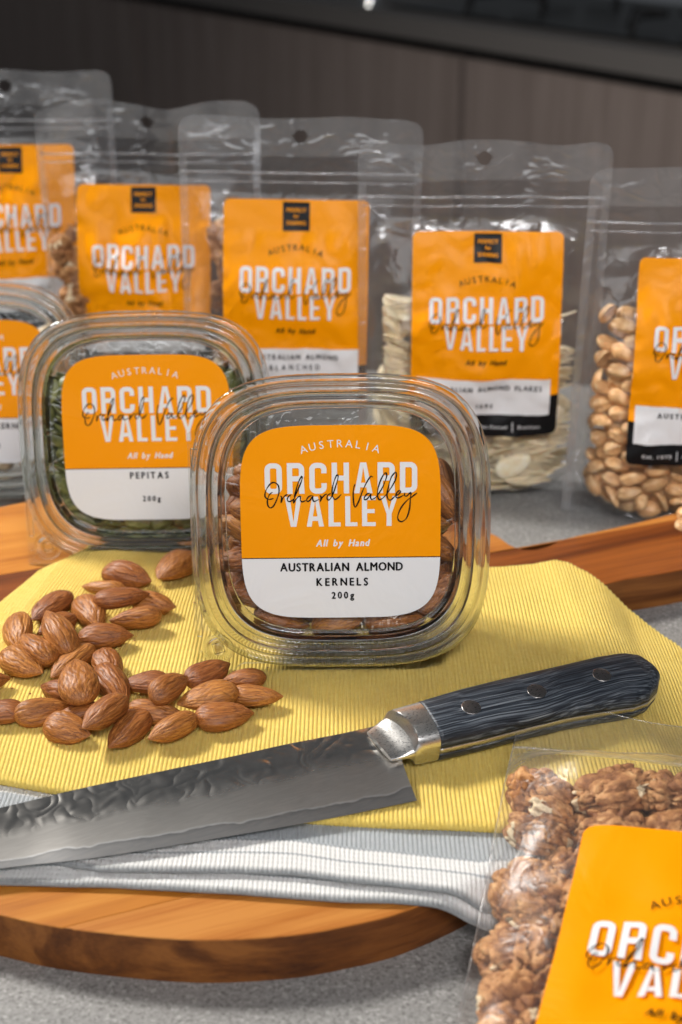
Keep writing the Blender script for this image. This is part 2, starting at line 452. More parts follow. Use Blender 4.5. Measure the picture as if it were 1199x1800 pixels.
class Print:
    """collects 2-D print and lays it on a surface through fn(u, v, h)"""
    def __init__(s): s.V = []; s.F = []; s.k = 0
    def poly(s, pts, F=None):
        b = len(s.V); h = .001 * (s.k % 24); s.k += 1
        s.V += [(p[0], p[1], h) for p in pts]
        if F is None: F = [tuple(range(len(pts)))]
        s.F += [tuple(b + i for i in f) for f in F]
    def glyph(s, pts, F, w=0):
        # w: extra weight; the glyph is struck several times, slightly shifted
        for dx, dy in (((0, 0),) if not w else ((-w, 0), (w, 0), (0, w * .6), (0, -w * .6))):
            s.poly([(x + dx, y + dy) for x, y in pts], F)
    def text(s, txt, cap, x0, x1, yb, bold=False, shear=0, center=None, track=0):
        V, F = font_geo(txt + ('*' if bold else ''))
        xs = [v[0] for v in V]; a, b = min(xs), max(xs)
        k = cap / _capH
        kx = (x1 - x0) / (b - a) if x1 is not None else k
        if center is not None: x0 = center - (b - a) * kx / 2
        s.glyph([(x0 + (v[0] - a) * kx + shear * v[1] * k, yb + v[1] * k) for v in V], F, .06 * cap if bold else 0)
    def spaced(s, txt, cap, x0, x1, yb, bold=True, shear=0):
        # letter-spaced line fitted between x0 and x1
        adv = []; cond = .84 if bold else .95
        for ch in txt:
            if ch == ' ': adv.append(.33); continue
            V, F = font_geo(ch + ('*' if bold else '')); xs = [v[0] for v in V]; adv.append((max(xs) - min(xs)) * cond)
        k = cap / _capH
        tot = sum(adv) * k; n = len(txt) - 1
        gap = (x1 - x0 - tot) / n if x1 is not None else .1 * k
        if gap < .06 * k:
            gap = .06 * k; kk = (x1 - x0 - gap * n) / (tot); 
        else: kk = 1
        x = x0
        for ch, a in zip(txt, adv):
            if ch != ' ':
                V, F = font_geo(ch + ('*' if bold else '')); m = min(v[0] for v in V)
                s.glyph([(x + (v[0] - m) * k * kk * cond + shear * v[1] * k, yb + v[1] * k) for v in V], F, (.055 * cap) if bold else 0)
            x += a * k * kk + gap
    def arc(s, txt, cap, cx, top, radius, half):
        n = len(txt)
        for i, ch in enumerate(txt):
            a = -half + 2 * half * i / (n - 1)
            V, F = font_geo(ch); xs = [v[0] for v in V]; m = (min(xs) + max(xs)) / 2; k = cap / _capH
            ca, sa = math.cos(a), math.sin(a)
            P = []
            for v in V:
                x = (v[0] - m) * k; y = radius + v[1] * k - cap
                P.append((cx + x * ca + y * sa, top - radius + y * ca - x * sa))
            s.poly(P, F)
    def ribbon(s, P, w, closed=False, widths=None):
        P = [Vector((p[0], p[1])) for p in P]; n = len(P)
        L = []; Rr = []
        for i in range(n):
            a = P[(i-1) % n] if (closed or i) else P[i]; b = P[(i+1) % n] if (closed or i < n-1) else P[i]
            d1 = (P[i] - a); d2 = (b - P[i])
            if d1.length < 1e-9: d1 = d2
            if d2.length < 1e-9: d2 = d1
            d1 = d1.normalized(); d2 = d2.normalized()
            t = (d1 + d2).normalized(); nn = Vector((-t.y, t.x))
            m = 1 / max(.5, nn.dot(Vector((-d1.y, d1.x))))
            ww = (widths[i] if widths else w) / 2 * m
            L.append(P[i] + nn * ww); Rr.append(P[i] - nn * ww)
        F = []
        for i in range(n if closed else n - 1):
            j = (i + 1) % n
            F.append((i, n + i, n + j, j))
        s.poly([tuple(q) for q in L + Rr], F)
    def build(s, name, mat, parent, fn, h=0):
        if not s.V: return None
        return mesh(name, [fn(u, v, h + k) for u, v, k in s.V], s.F, mat, parent, smooth=False)

def rrect(x0, y0, x1, y1, rs, n=5):
    # centre-line of a rounded rectangle, clockwise from the top-left; rs = radii tl, tr, br, bl
    out = []
    for (cx, cy, a0, r) in ((x0 + rs[0], y1 - rs[0], 180, rs[0]), (x1 - rs[1], y1 - rs[1], 90, rs[1]),
                            (x1 - rs[2], y0 + rs[2], 0, rs[2]), (x0 + rs[3], y0 + rs[3], -90, rs[3])):
        for k in range(n + 1):
            a = R(a0 - 90 * k / n); out.append((cx + r * math.cos(a), cy + r * math.sin(a)))
    return out

def block_word(pr, word, x0, x1, yb, cap, narrow=()):
    # heavy condensed capitals built from strokes
    ws = [dict(L=.74, E=.84, A=1.06, V=1.04, Y=1.06).get(c, 1) for c in word]
    gap = .29
    k = (x1 - x0) / (sum(ws) + gap * (len(word) - 1))
    x = x0; sw = .31 * k
    for c, w in zip(word, ws):
        W = w * k; h = sw / 2; H = cap; a, b = x, x + W; y0, y1 = yb, yb + H
        bar = lambda p, q: pr.ribbon([p, q], sw)
        if c == 'O': pr.ribbon(rrect(a+h, y0+h, b-h, y1-h, [sw*.8]*4), sw, True)
        elif c == 'D': pr.ribbon([(a+h, y0+h), (a+h, y1-h)] + rrect(a+h, y0+h, b-h, y1-h, [.01, sw*.85, sw*.85, .01], 5)[6:18], sw, True)
        elif c == 'C':
            q = rrect(a+h, y0+h, b-h, y1-h, [sw*.8]*4)
            pr.ribbon([(b-h, y0 + H*.66)] + q[6:12][::-1] + q[0:6][::-1] + q[18:24][::-1] + q[12:18][::-1] + [(b-h, y0 + H*.34)], sw)
        elif c == 'H': bar((a+h, y0), (a+h, y1)); bar((b-h, y0), (b-h, y1)); pr.poly([(a+sw, y0+H*.42), (b-sw, y0+H*.42), (b-sw, y0+H*.58), (a+sw, y0+H*.58)])
        elif c == 'L': bar((a+h, y0), (a+h, y1)); pr.poly([(a+sw, y0), (b, y0), (b, y0+sw*.82), (a+sw, y0+sw*.82)])
        elif c == 'E':
            bar((a+h, y0), (a+h, y1))
            for f in (0, .5, 1):
                yy = y0 + (H - sw*.82) * f; pr.poly([(a+sw, yy), (b - (0 if f != .5 else sw*.2), yy), (b - (0 if f != .5 else sw*.2), yy+sw*.82), (a+sw, yy+sw*.82)])
        elif c == 'A':
            m = (a+b)/2; pr.poly([(a, y0), (a+sw*.98, y0), (m+.0*sw, y1-sw*.9), (m, y1), (m-sw*.56, y1)]); pr.poly([(b-sw*.98, y0), (b, y0), (m+sw*.56, y1), (m, y1), (m, y1-sw*.9)])
            pr.poly([(a+sw*.8, y0+H*.19), (b-sw*.8, y0+H*.19), (b-sw*1.0, y0+H*.34), (a+sw*1.0, y0+H*.34)])
        elif c == 'V':
            m = (a+b)/2; pr.poly([(a, y1), (m-sw*.56, y0), (m, y0), (m, y0+sw*.9), (a+sw*.98, y1)]); pr.poly([(b, y1), (b-sw*.98, y1), (m, y0+sw*.9), (m, y0), (m+sw*.56, y0)])
        elif c == 'Y':
            m = (a+b)/2; mid = y0 + H*.4; pr.poly([(m-h, y0), (m+h, y0), (m+h, mid), (m-h, mid)])
            pr.poly([(a, y1), (m-h, mid), (m, mid), (m, mid+sw*.75), (a+sw, y1)]); pr.poly([(b, y1), (b-sw, y1), (m, mid+sw*.75), (m, mid), (m+h, mid)])
        elif c == 'R':
            bar((a+h, y0), (a+h, y1)); ym = y0 + H*.42
            q = rrect(a+h, ym+h*.8, b-h, y1-h, [.01, sw*.75, sw*.7, .01])
            pr.ribbon([(a+sw, y1-h)] + q[6:18] + [(a+sw, ym+h*.8)], sw)
            pr.poly([(b-sw*.98, ym+sw*.25), (b-sw*.1, ym+sw*.45), (b+sw*.02, y0), (b-sw*1.0, y0)])
        x += W + gap * k

# handwriting strokes, in hundredths of a centimetre around the label centre
_A = [[(168,345),(120,385),(92,470),(100,545),(135,575),(180,545),(225,460),(262,350),(255,250),(205,205),(150,215),(95,280),(60,360),(65,420),(120,450),(180,435)],
 [(283,400),(300,420),(292,490),(320,430),(360,390),(388,385)],
 [(440,385),(400,410),(380,460),(410,485),(455,465),(482,435)],
 [(482,435),(500,350),(545,210),(590,122),(602,145),(580,215),(520,350),(482,440),(474,500),(510,450),(552,410),(574,420),(570,465),(600,490),(660,465)],
 [(748,395),(700,410),(665,450),(670,485),(710,468),(755,405),(750,450),(772,485),(850,455)],
 [(850,400),(872,420),(858,485),(882,440),(930,388),(962,380)],
 [(1012,370),(968,400),(960,448),(990,465),(1035,400),(1075,300),(1122,140),(1110,102),(1080,150),(1042,270),(1032,370),(1052,440),(1092,455),(1168,385)]]
_B = [[(255,235),(235,290),(225,400),(235,540),(258,572),(300,500),(370,320),(430,200),(480,130),(515,138)],
 [(465,370),(420,390),(385,440),(395,468),(435,450),(480,385),(477,440),(502,465),(560,430)],
 [(560,430),(640,310),(700,170),(712,100),(690,80),(640,150),(592,280),(577,400),(602,468),(650,450),(700,400)],
 [(700,400),(780,290),(842,170),(855,90),(835,75),(780,140),(740,270),(716,390),(732,460),(772,475),(830,420)],
 [(830,420),(880,395),(915,352),(890,340),(852,380),(845,428),(880,445),(962,405)],
 [(975,370),(970,408),(1000,420),(1060,370),(1056,450),(1040,620),(1000,740),(930,795),(880,770),(875,700),(920,590),(1000,490),(1080,430),(1152,375)]]
def script_line(pr, cy_px=924.5, dy=0.0, k=1.0, w=.052):
    for S, ox in ((_A, 470), (_B, 600)):
        for st in S:
            P = [(((ox + x / 8.564) - 604.5) / 43 * k, ((924.5 - (830 + y / 8.564)) / 42.4) * k + dy) for x, y in st]
            C = [tuple(q) for q in catmull([(a, b, 0) for a, b in P], 6)]
            n = len(C)
            wd = [w * (.62 + .5 * abs(math.sin(i * .21 + P[0][0] * 3))) * (.5 + .5 * min(1, i / 3, (n - 1 - i) / 3)) for i in range(n)]
            pr.ribbon([(c[0], c[1]) for c in C], w, widths=wd)

# ---------------------------------------------------------------- setting
def build_setting():
    # our counter: one slab, rear edge runs slightly away to the left
    t = thing('kitchen_counter', 'pale grey speckled stone counter that everything stands on', 'counter')
    V = []; F = []
    P = [(-75, -20), (75, -20), (75, 78), (-75, 108)]
    V = [(x, y, 0) for x, y in P] + [(x, y, -4) for x, y in P]
    F = [(0, 1, 2, 3), (7, 6, 5, 4)] + [(i, i + 4, (i + 1) % 4 + 4, (i + 1) % 4) for i in range(4)]
    tp = mesh('stone_top', V, F, M['counter'], t, smooth=False)
    V = []; F = []; box_geo(-72, 72, -10, 72, -90, -4.2, V, F)
    mesh('counter_base', V, F, M['cabinet'], t, smooth=False)
    V = [(-700, -250, -90.5), (900, -250, -90.5), (900, 1100, -90.5), (-700, 1100, -90.5)]
    tag(mesh('floor', V, [(0, 1, 2, 3)], M['floor'], smooth=False), kind='structure')
    # the opposite kitchen run, seen at an angle
    ang = math.atan2(247.6 - 374.6, 57.4 + 38.2)
    t = thing('kitchen_cabinet', 'dark taupe cabinet run under a dark benchtop in the background', 'cabinet', (0, 322, 0), (0, 0, ang))
    def b(name, x0, x1, y0, y1, z0, z1, m, par=t):
        V = []; F = []; box_geo(x0, x1, y0, y1, z0, z1, V, F); return mesh(name, V, F, M[m], par, smooth=False)
    b('carcass', -420, 330, 2.4, 55, -84, -4, 'cabinet_dark')
    b('kick_board', -420, 330, 6, 8, -90, -84, 'cabinet_dark')
    b('benchtop', -425, 335, -1.5, 60, -4, 0, 'benchtop')
    # ray through the door joints of the photograph gives their places along the run
    for (x0, x1) in ((-347, -220), (-218, -91.2), (-89.2, 38.7), (40.7, 168), (170, 297)):
        d = b('door_panel', x0, x1, 0, 2.2, -83.5, -6.4, 'cabinet')
    hob = thing('cooktop', 'black glass cooktop let into the dark benchtop behind', 'cooktop', (0, 322, .05), (0, 0, ang))
    V = []; F = []; box_geo(8, 100, 7, 55, 0, .6, V, F); mesh('glass_plate', V, F, M['cooktop'], hob, smooth=False)
    V = []; F = []
    for cx, cy in ((30, 20), (30, 42), (75, 20), (75, 42)):
        for k in range(4):
            a = k * math.pi / 2
            tube_geo([(cx + 2 * math.cos(a), cy + 2 * math.sin(a), 3.6), (cx + 10 * math.cos(a), cy + 10 * math.sin(a), 3.6), (cx + 11 * math.cos(a), cy + 11 * math.sin(a), .6)], .5, V, F, 6)
    tag(mesh('pan_support', V, F, M['cabinet_dark'], hob), kind='stuff')
    V = []; F = []
    tap = thing('chrome_post', 'small shiny chrome post standing on the far benchtop', 'fitting', (0, 322, 0), (0, 0, ang))
    tube_geo([(2.5, 6, 0), (2.5, 6, 2), (2.5, 6, 8), (2.5, 6, 8.6)], 1.5, V, F, 14, [1.4, 1, 1, .6])
    mesh('stem', V, F, M['chrome'], tap)
build_setting()

# ---------------------------------------------------------------- chopping board
BOARD = [(-4.1,34.8),(-1.8,34.98),(0,35.38),(2.2,36.2),(5,38.1),(8.4,41.4),(10.6,46),(11.3,51),(11.2,55),(11.5,57.4),(12.8,58.7),(16.2,59.9),(20,61.8),
         (23.6,64.4),(24.2,67.4),(21.5,68.2),(17.6,66.3),(14.4,64.7),(11.3,63.25),(10.1,62.3),(9.2,61.95),(8.4,62.4),(7.5,63.8),(5.0,66),(1,68),(-5,69.2),
         (-11,69),(-16.1,67.7),(-20.5,64.6),(-24,59),(-24.6,52),(-22,44),(-17,38.7),(-13.6,36.8),(-11,35.95),(-9.1,35.4),(-6.3,34.95)]
BOUT = [(p[0], p[1]) for p in catmull([(x, y, 0) for x, y in BOARD], 5, True)]
BA = np.array(BOUT)
def outside(x, y):
    """distance outside the board outline (0 inside)"""
    x = np.asarray(x, float); y = np.asarray(y, float); sh = x.shape
    P = np.stack([x.ravel(), y.ravel()], 1)
    ins = np.zeros(len(P), bool); dmin = np.full(len(P), 1e9)
    for i in range(len(BA)):
        a = BA[i]; b = BA[(i + 1) % len(BA)]
        c = ((a[1] > P[:, 1]) != (b[1] > P[:, 1]))
        xi = (b[0] - a[0]) * (P[:, 1] - a[1]) / (b[1] - a[1] + 1e-12) + a[0]
        ins ^= c & (P[:, 0] < xi)
        d = b - a; t = np.clip(((P - a) @ d) / (d @ d), 0, 1)
        q = a + t[:, None] * d
        dmin = np.minimum(dmin, np.hypot(*(P - q).T))
    return np.where(ins, 0, dmin).reshape(sh)

def clip_half(P, nx, ny, c, keep_ge):
    out = []
    f = lambda p: (p[0] * nx + p[1] * ny - c) * (1 if keep_ge else -1)
    for i in range(len(P)):
        a, b = P[i], P[(i + 1) % len(P)]; fa, fb = f(a), f(b)
        if fa >= 0: out.append(a)
        if (fa >= 0) != (fb >= 0):
            t = fa / (fa - fb); out.append((a[0] + (b[0] - a[0]) * t, a[1] + (b[1] - a[1]) * t))
    return out

def prism(name, P, z0, z1, mat, parent, bev=.05, hole=None):
    def inset(Q, d):
        n = len(Q); out = []
        for i in range(n):
            a = Vector(Q[i - 1]); b = Vector(Q[i]); c = Vector(Q[(i + 1) % n])
            d1 = (b - a); d2 = (c - b)
            if d1.length < 1e-6 or d2.length < 1e-6: out.append(Q[i]); continue
            d1.normalize(); d2.normalize(); t = (d1 + d2)
            if t.length < 1e-6: out.append(Q[i]); continue
            t.normalize(); nn = Vector((-t.y, t.x)); m = 1 / max(.6, nn.dot(Vector((-d1.y, d1.x))))
            q = b + nn * d * m; out.append((q.x, q.y))
        return out
    loops = [(P, 1)] + ([(hole, 1)] if hole else [])
    V = []; F = []; tops = []; bots = []
    for Q, s in loops:
        n = len(Q); b = len(V)
        V += [(x, y, z0) for x, y in Q] + [(x, y, z1 - bev) for x, y in Q] + [(x, y, z1 - bev * .3) for x, y in inset(Q, bev * .3)] + [(x, y, z1) for x, y in inset(Q, bev)]
        for r in range(3):
            for i in range(n):
                j = (i + 1) % n; F.append((b + r*n + i, b + r*n + j, b + (r+1)*n + j, b + (r+1)*n + i))
        tops.append(list(range(b + 3*n, b + 4*n))); bots.append(list(range(b, b + n)))
    for L, fl in ((tops, False), (bots, True)):
        idx = [i for l in L for i in l]
        tri = tessellate_polygon([[Vector(V[i]) for i in l] for l in L])
        for t3 in tri:
            f = tuple(idx[k] for k in t3); 
            a, b_, c = (Vector(V[k]) for k in f)
            up = (b_ - a).cross(c - a).z > 0
            F.append(f if up != fl else f[::-1])
    o = mesh(name, V, F, mat, parent, smooth=False)
    o.data.materials.append(M['shaded_edge_wood'])
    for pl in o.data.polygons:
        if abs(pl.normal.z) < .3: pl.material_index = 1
    return o

BZ = 1.8
def build_board():
    t = thing('chopping_board', 'large oval acacia chopping board with a dark handle, under the yellow towel', 'chopping board')
    n = (-math.sin(R(21)), math.cos(R(21)))
    cuts = [-99, 36.2, 43.4, 49.2, 54.9, 57.8, 61.2, 99]
    mats = ['gold_wood', 'light_wood', 'mid_wood', 'red_wood', 'gold_wood', 'red_wood', 'light_wood']
    hc = (18.1, 63.9)
    hole = [(hc[0] + 1.25 * math.cos(-k * math.pi / 8) , hc[1] + 1.0 * math.sin(-k * math.pi / 8)) for k in range(16)]
    for i, m in enumerate(mats):
        P = BOUT
        if cuts[i] > -90: P = clip_half(P, *n, cuts[i], True)
        if cuts[i + 1] < 90: P = clip_half(P, *n, cuts[i + 1], False)
        Q = [P[0]]
        for p in P[1:]:
            if math.hypot(p[0] - Q[-1][0], p[1] - Q[-1][1]) > .02: Q.append(p)
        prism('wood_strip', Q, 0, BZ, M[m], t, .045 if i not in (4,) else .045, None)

build_board()

# ---------------------------------------------------------------- towels
def lerp_curve(pts):
    xs = [p[0] for p in pts]; ys = [p[1] for p in pts]
    return lambda x: np.interp(x, xs, ys)

def smooth_noise(x, y, s, seed=0):
    a = np.sin(x * s * 1.3 + seed) * np.cos(y * s * .9 + seed * 2.1) + .6 * np.sin((x + y) * s * .7 + seed * 3.3) + .4 * np.cos((x - 1.7 * y) * s * 1.1 + seed)
    return a / 2

YF = lerp_curve([(-18, 43.6), (-12.3, 42.25), (-9.3, 41.45), (-5, 40.6), (-1, 40.0), (2, 39.75), (6.2, 39.5), (10, 39.7), (18, 41)])
YB = lerp_curve([(-18, 48), (-15.6, 54.4), (-14.85, 58.2), (-13.4, 60.3), (-11.7, 61.8), (-10.8, 62.0), (-9.5, 61.7), (-7.9, 60.8), (-3, 59.4), (2, 58.7), (7.1, 58.45), (9.2, 58.75), (10.0, 58.9), (10.6, 58.75), (12.4, 57.0), (14.9, 54.6), (18, 51.5)])
TOPZ = 2.72
def towel_top(x, y):
    d = np.maximum(0, x - (10.2 + .35 * smooth_noise(y, y * 0, .5)))
    z = TOPZ - .26 * sstep(d, 0, 3) - .42 * np.maximum(0, d - 1.0) * sstep(d, .5, 3)
    z = z + .09 * smooth_noise(x, y, .4, 1.3) + .045 * smooth_noise(x, y, 1.3, 4.)
    z = z + .10 * np.exp(-((x - 9.9 - .12 * (58.9 - y)) / .7) ** 2) * sstep(y, 47, 56)
    return np.maximum(z, .35)

def build_yellow():
    p = .16; x0, x1 = -17.6, 17.6
    ncol = int((x1 - x0) / p * 7)
    s = np.linspace(x0, x1, ncol)
    tt = np.concatenate([[-.030, -.026, -.020, -.012, -.005], np.linspace(0, 1, 130), [1.005, 1.010, 1.012, 1.012]])
    S, T = np.meshgrid(s, tt)
    yf, yb = YF(S), YB(S)
    Tc = np.clip(T, 0, 1)
    Y = yf + (yb - yf) * Tc
    k = .19 * (1 - sstep(S, -12.5, -4)) 
    X = S + k * (Y - 52) * .8 * sstep(Y, 41, 60)
    Y = Y + .02 * np.sin(S * 9) * Tc
    Z = towel_top(X, Y)
    amp = .062 * np.where(S < -14.1, .25, 1.)
    rib = np.abs(np.cos(np.pi * S / p)) ** .9
    bead = .5 + .5 * np.sin(Y / .085 * 2 * np.pi * .5 + np.floor(S / p) * 2.1)
    Z = Z + amp * (rib * (1 + .12 * bead) - .5)
    Z = Z - .06 * np.exp(-((S + 14.05) / .07) ** 2)
    # rolled front fold and thin back hem
    nf = 5
    for r, (dy, dz) in enumerate([(.16, -.44), (-.02, -.42), (-.14, -.3), (-.16, -.15), (-.10, -.05)]):
        Y[r] = yf[r] + dy - .035 * rib[r]; Z[r] = towel_top(X[r], yf[r]) + dz + .0 * rib[r]
    fr = .05 * (rib[0] - .5)
    for r, (dy, dz) in zip((-4, -3, -2, -1), [(.05, -.03), (.08, -.1), (.06, -.22), (-.1, -.5)]):
        Y[r] = yb[r] + dy + fr * (1 if dy > 0 else 0); Z[r] = towel_top(X[r], yb[r]) + dz * .9
    V = np.stack([X, Y, Z], -1).reshape(-1, 3)
    o = mesh('yellow_towel', V, grid_np(len(tt), ncol), M['yellow_cloth'])
    tag(o, 'folded yellow ribbed tea towel spread over the chopping board', 'tea towel')
build_yellow()

def build_stripe(name, YFr, xa, xb, ztop, thick, label, amp, extra=0):
    p = .16
    ncol = int((xb - xa) / p * 6); s = np.linspace(xa, xb, ncol)
    D = 7.2
    dd = np.concatenate([[-9, -9, -9], np.linspace(0, D, int(D / .17 * 5))])
    S, T = np.meshgrid(s, dd)
    yf = YFr(S)
    Tc = np.maximum(T, 0)
    Y = yf + Tc
    Y = np.minimum(Y, YF(S) + 1.2 + .001 * Tc)
    X = S
    out = outside(X[:, ::6], Y[:, ::6])
    out = np.stack([np.interp(np.arange(ncol), np.arange(0, ncol, 6), r) for r in out])
    drop = .62 * np.maximum(0, out - .15) * sstep(out, 0, 1.2)
    Z = ztop - drop + .05 * smooth_noise(X, Y, .6, ztop * 3) * sstep(Tc, .0, 1.0) + .012 * smooth_noise(X, Y, 2.2, ztop)
    Z = np.maximum(Z, .22)
    wf = np.abs(np.sin(np.pi * X / p)) ** .6 * (.45 + .55 * np.abs(np.sin(np.pi * Tc / .23)) ** .6)
    rb = np.abs(np.cos(np.pi * X / p)) ** .8
    white = ((Tc < 1.62) | (Tc > 4.3)).astype(float)
    Z = Z + amp * (white * wf + (1 - white) * rb * .8)
    for r, (dy, dz) in enumerate([(.12, -thick), (-.04, -thick * .8), (-.07, -thick * .4)]):
        Y[r] = yf[r] + dy - .03 * wf[3]; Z[r] = Z[3] + dz
    V = np.stack([X, Y, Z], -1).reshape(-1, 3)
    o = mesh(name, V, grid_np(len(dd), ncol), M['white_cloth'])
    a = o.data.attributes.new('band', 'FLOAT', 'POINT')
    a.data.foreach_set('value', (np.clip(np.maximum(T, 0) / D, 0, 1)).astype(np.float32).ravel() if len(o.data.vertices) == T.size else np.zeros(len(o.data.vertices), np.float32))
    return tag(o, label, 'tea towel')
UF = lerp_curve([(-18, 39.2), (-12, 38.6), (-8, 37.6), (-3.5, 37.55), (-1.6, 37.45), (0.1, 37.1), (1.6, 36.9), (3.3, 36.6), (4.6, 36.35), (5.8, 36.5), (9, 36.5)])
LF = lerp_curve([(-18, 37.6), (-10.1, 37.25), (-7.4, 37.15), (-3.6, 36.85), (-1.8, 36.65), (0, 36.45), (1.7, 36.4), (3.1, 36.25), (4.7, 36.05), (5.8, 36.2), (9, 36.2)])
build_stripe('striped_towel', UF, -17.6, 6.5, 2.30, .16, 'white and grey striped towel fold peeping from under the yellow towel', .06)
build_stripe('lower_towel', LF, -17.6, 6.3, 2.02, .17, 'lowest white waffle towel layer lying directly on the board', .06)

# ---------------------------------------------------------------- tubs
SN = 3.5
def se(t, r, n=SN):
    c, s = math.cos(t), math.sin(t)
    k = r / (abs(c) ** n + abs(s) ** n) ** (1 / n)
    return c * k, s * k
RIM = 5.9
NA = 176
LID = [(0, .62), (0, .16), (.03, .05), (.10, 0), (.17, .01), (.23, .10), (.30, .15), (.36, .10), (.40, .01), (.47, -.04), (.56, -.04), (.62, .03), (.67, .2),
       (.74, .29), (.82, .29), (.88, .22), (.93, .12), (1.0, .10), (1.06, .16), (1.12, .36), (1.18, .53), (1.26, .60), (1.36, .61)]
BODY = [(.2, .62), (.36, .66), (.42, .8), (.48, 1.05), (.58, 1.1), (.64, 1.4), (.74, 1.45), (.8, 1.9), (1.1, 5.0), (1.3, 5.35), (1.7, 5.5), (2.3, 5.45)]
FLAT = .60
_tub = {}
def revolve(profile, close=False):
    V = []; 
    for d, y in profile:
        for k in range(NA):
            x, z = se(2 * math.pi * k / NA, RIM - d); V.append((x, y, z))
    F = grid_faces(len(profile), NA, True)
    if close:
        n = len(profile)
        F += [((n-1)*NA + k, (n-1)*NA + (k+1) % NA, (k+1) % NA, k) for k in range(NA)]
    return V, F

def tub_parts():
    P = [tuple(q) for q in catmull([(d, y, 0) for d, y in LID], 3)]
    front = [(q[0], q[1]) for q in P]
    back = [(d + .02, y + .05) for d, y in front][::-1]
    V, F = revolve(front + back, True)
    _tub['lid_rim'] = mesh('lid_rim', V, F, M['rim'], raw=True)
    V = [(x, FLAT, z) for x, z in (se(2*math.pi*k/NA, RIM - 1.34) for k in range(NA))]
    # flat window with a few moulded tabs top and bottom
    F = [tuple(range(NA))]
    for zz in (4.1, -4.1):
        for xx in (-.28, .28):
            b = len(V); P2 = rrect(xx - .24, zz - .09, xx + .24, zz + .09, [.08]*4, 3)
            V += [(p[0], FLAT - .01, p[1]) for p in P2] + [(xx + (p[0]-xx)*.75, FLAT - .09, zz + (p[1]-zz)*.6) for p in P2]; n = len(P2)
            F += [(b+i, b+(i+1) % n, b+n+(i+1) % n, b+n+i) for i in range(n)] + [tuple(b + n + i for i in range(n))]
    _tub['lid_window'] = mesh('lid_window', V, F, M['plastic'], raw=True, smooth=False)
    P = [tuple(q) for q in catmull([(d, y, 0) for d, y in BODY], 3)]
    pf = [(q[0], q[1]) for q in P] + [(5.4, 5.45)]
    V, F = revolve(pf + [(d + .035, y - .035 * (d > 1.2)) for d, y in pf][::-1])
    n = NA * len(pf)
    F = F[:NA * (len(pf) - 1)] + F[NA * len(pf):] + [tuple(range(n - NA, n)), tuple(reversed(range(n, n + NA)))]
    # fine vertical flutes of the wall
    _tub['tub_body'] = mesh('tub_body', V, F, M['body'], raw=True)
    # square pull flange at the lower left
    y = .56; L = RIM + .06; B = -RIM - .28
    out = [(-L, 3.6), (-L, B + .25), (-L + .07, B + .07), (-L + .25, B), (3.2, B), (4.2, B + .3)]
    inner = []
    a0, a1 = R(-48), R(-216)
    for k in range(61):
        inner.append(se(a0 + (a1 - a0) * k / 60, RIM - .12))
    V = []; F = []
    ring = [(p[0], p[1]) for p in out] + inner[::-1]
    ring = [(p[0], p[1]) for p in inner] + [(p[0], p[1]) for p in out]
    tri = tessellate_polygon([[Vector((p[0], p[1], 0)) for p in ring]])
    for dy in (0, .05):
        V += [(p[0], y + dy, p[1]) for p in ring]
    n = len(ring)
    F += [tuple(t) for t in tri] + [tuple(n + i for i in t[::-1]) for t in tri] + [(i, (i+1) % n, n + (i+1) % n, n + i) for i in range(n)]
    _tub['pull_flange'] = mesh('pull_flange', V, F, M['rim'], raw=True, smooth=False)
    V = []; F = []
    # raised tear ridge: long narrow loop down the left, and one line along the bottom
    lp = rrect(-L + .12, -4.7, -L + .32, 3.0, [.03, .03, .03, .03], 2)
    tube_geo([(p[0], y - .02, p[1]) for p in lp] + [(lp[0][0], y - .02, lp[0][1])], .026, V, F, 6)
    _tub['tear_ridge'] = mesh('tear_ridge', V, F, M['rim'], raw=True)
    V = []; F = []
    tube_geo([(-4.35, y - .02, B + .12), (-4.1, y - .02, B + .28), (-4.0, y - .02, B + .33), (3.0, y - .02, B + .33)], .03, V, F, 6)
    _tub['edge_ridge'] = mesh('tear_ridge', V, F, M['rim'], raw=True)
    # press button in the corner
    V = []; F = []
    prof = [(.66, .02), (.63, -.12), (.57, -.24), (.5, -.22), (.45, -.06), (.4, .04), (.36, .07), (.3, .02), (.0, .03)]
    n = 40; cx, cz = -5.0, -5.22
    for r_, dy in prof:
        V += [(cx + r_ * math.cos(2*math.pi*k/n), y + dy - .01, cz + r_ * math.sin(2*math.pi*k/n)) for k in range(n)]
    F += grid_faces(len(prof), n, True)
    q = [(cx + .3*math.cos(R(a)), y - .0, cz + .3*math.sin(R(a))) for a in (60, 150, 240, 330, 60)]
    tube_geo(q, .022, V, F, 5)
    rb = random.Random(2)
    for k in range(26):
        px, pz = cx - .95 + rb.uniform(0, .5), cz - .9 + rb.uniform(0, .8)
        tube_geo([(px, y - .01, pz), (px, y - .05, pz), (px, y - .06, pz)], .035, V, F, 6, [1, .8, .2])
    _tub['press_button'] = mesh('press_button', V, F, M['rim'], raw=True)
tub_parts()

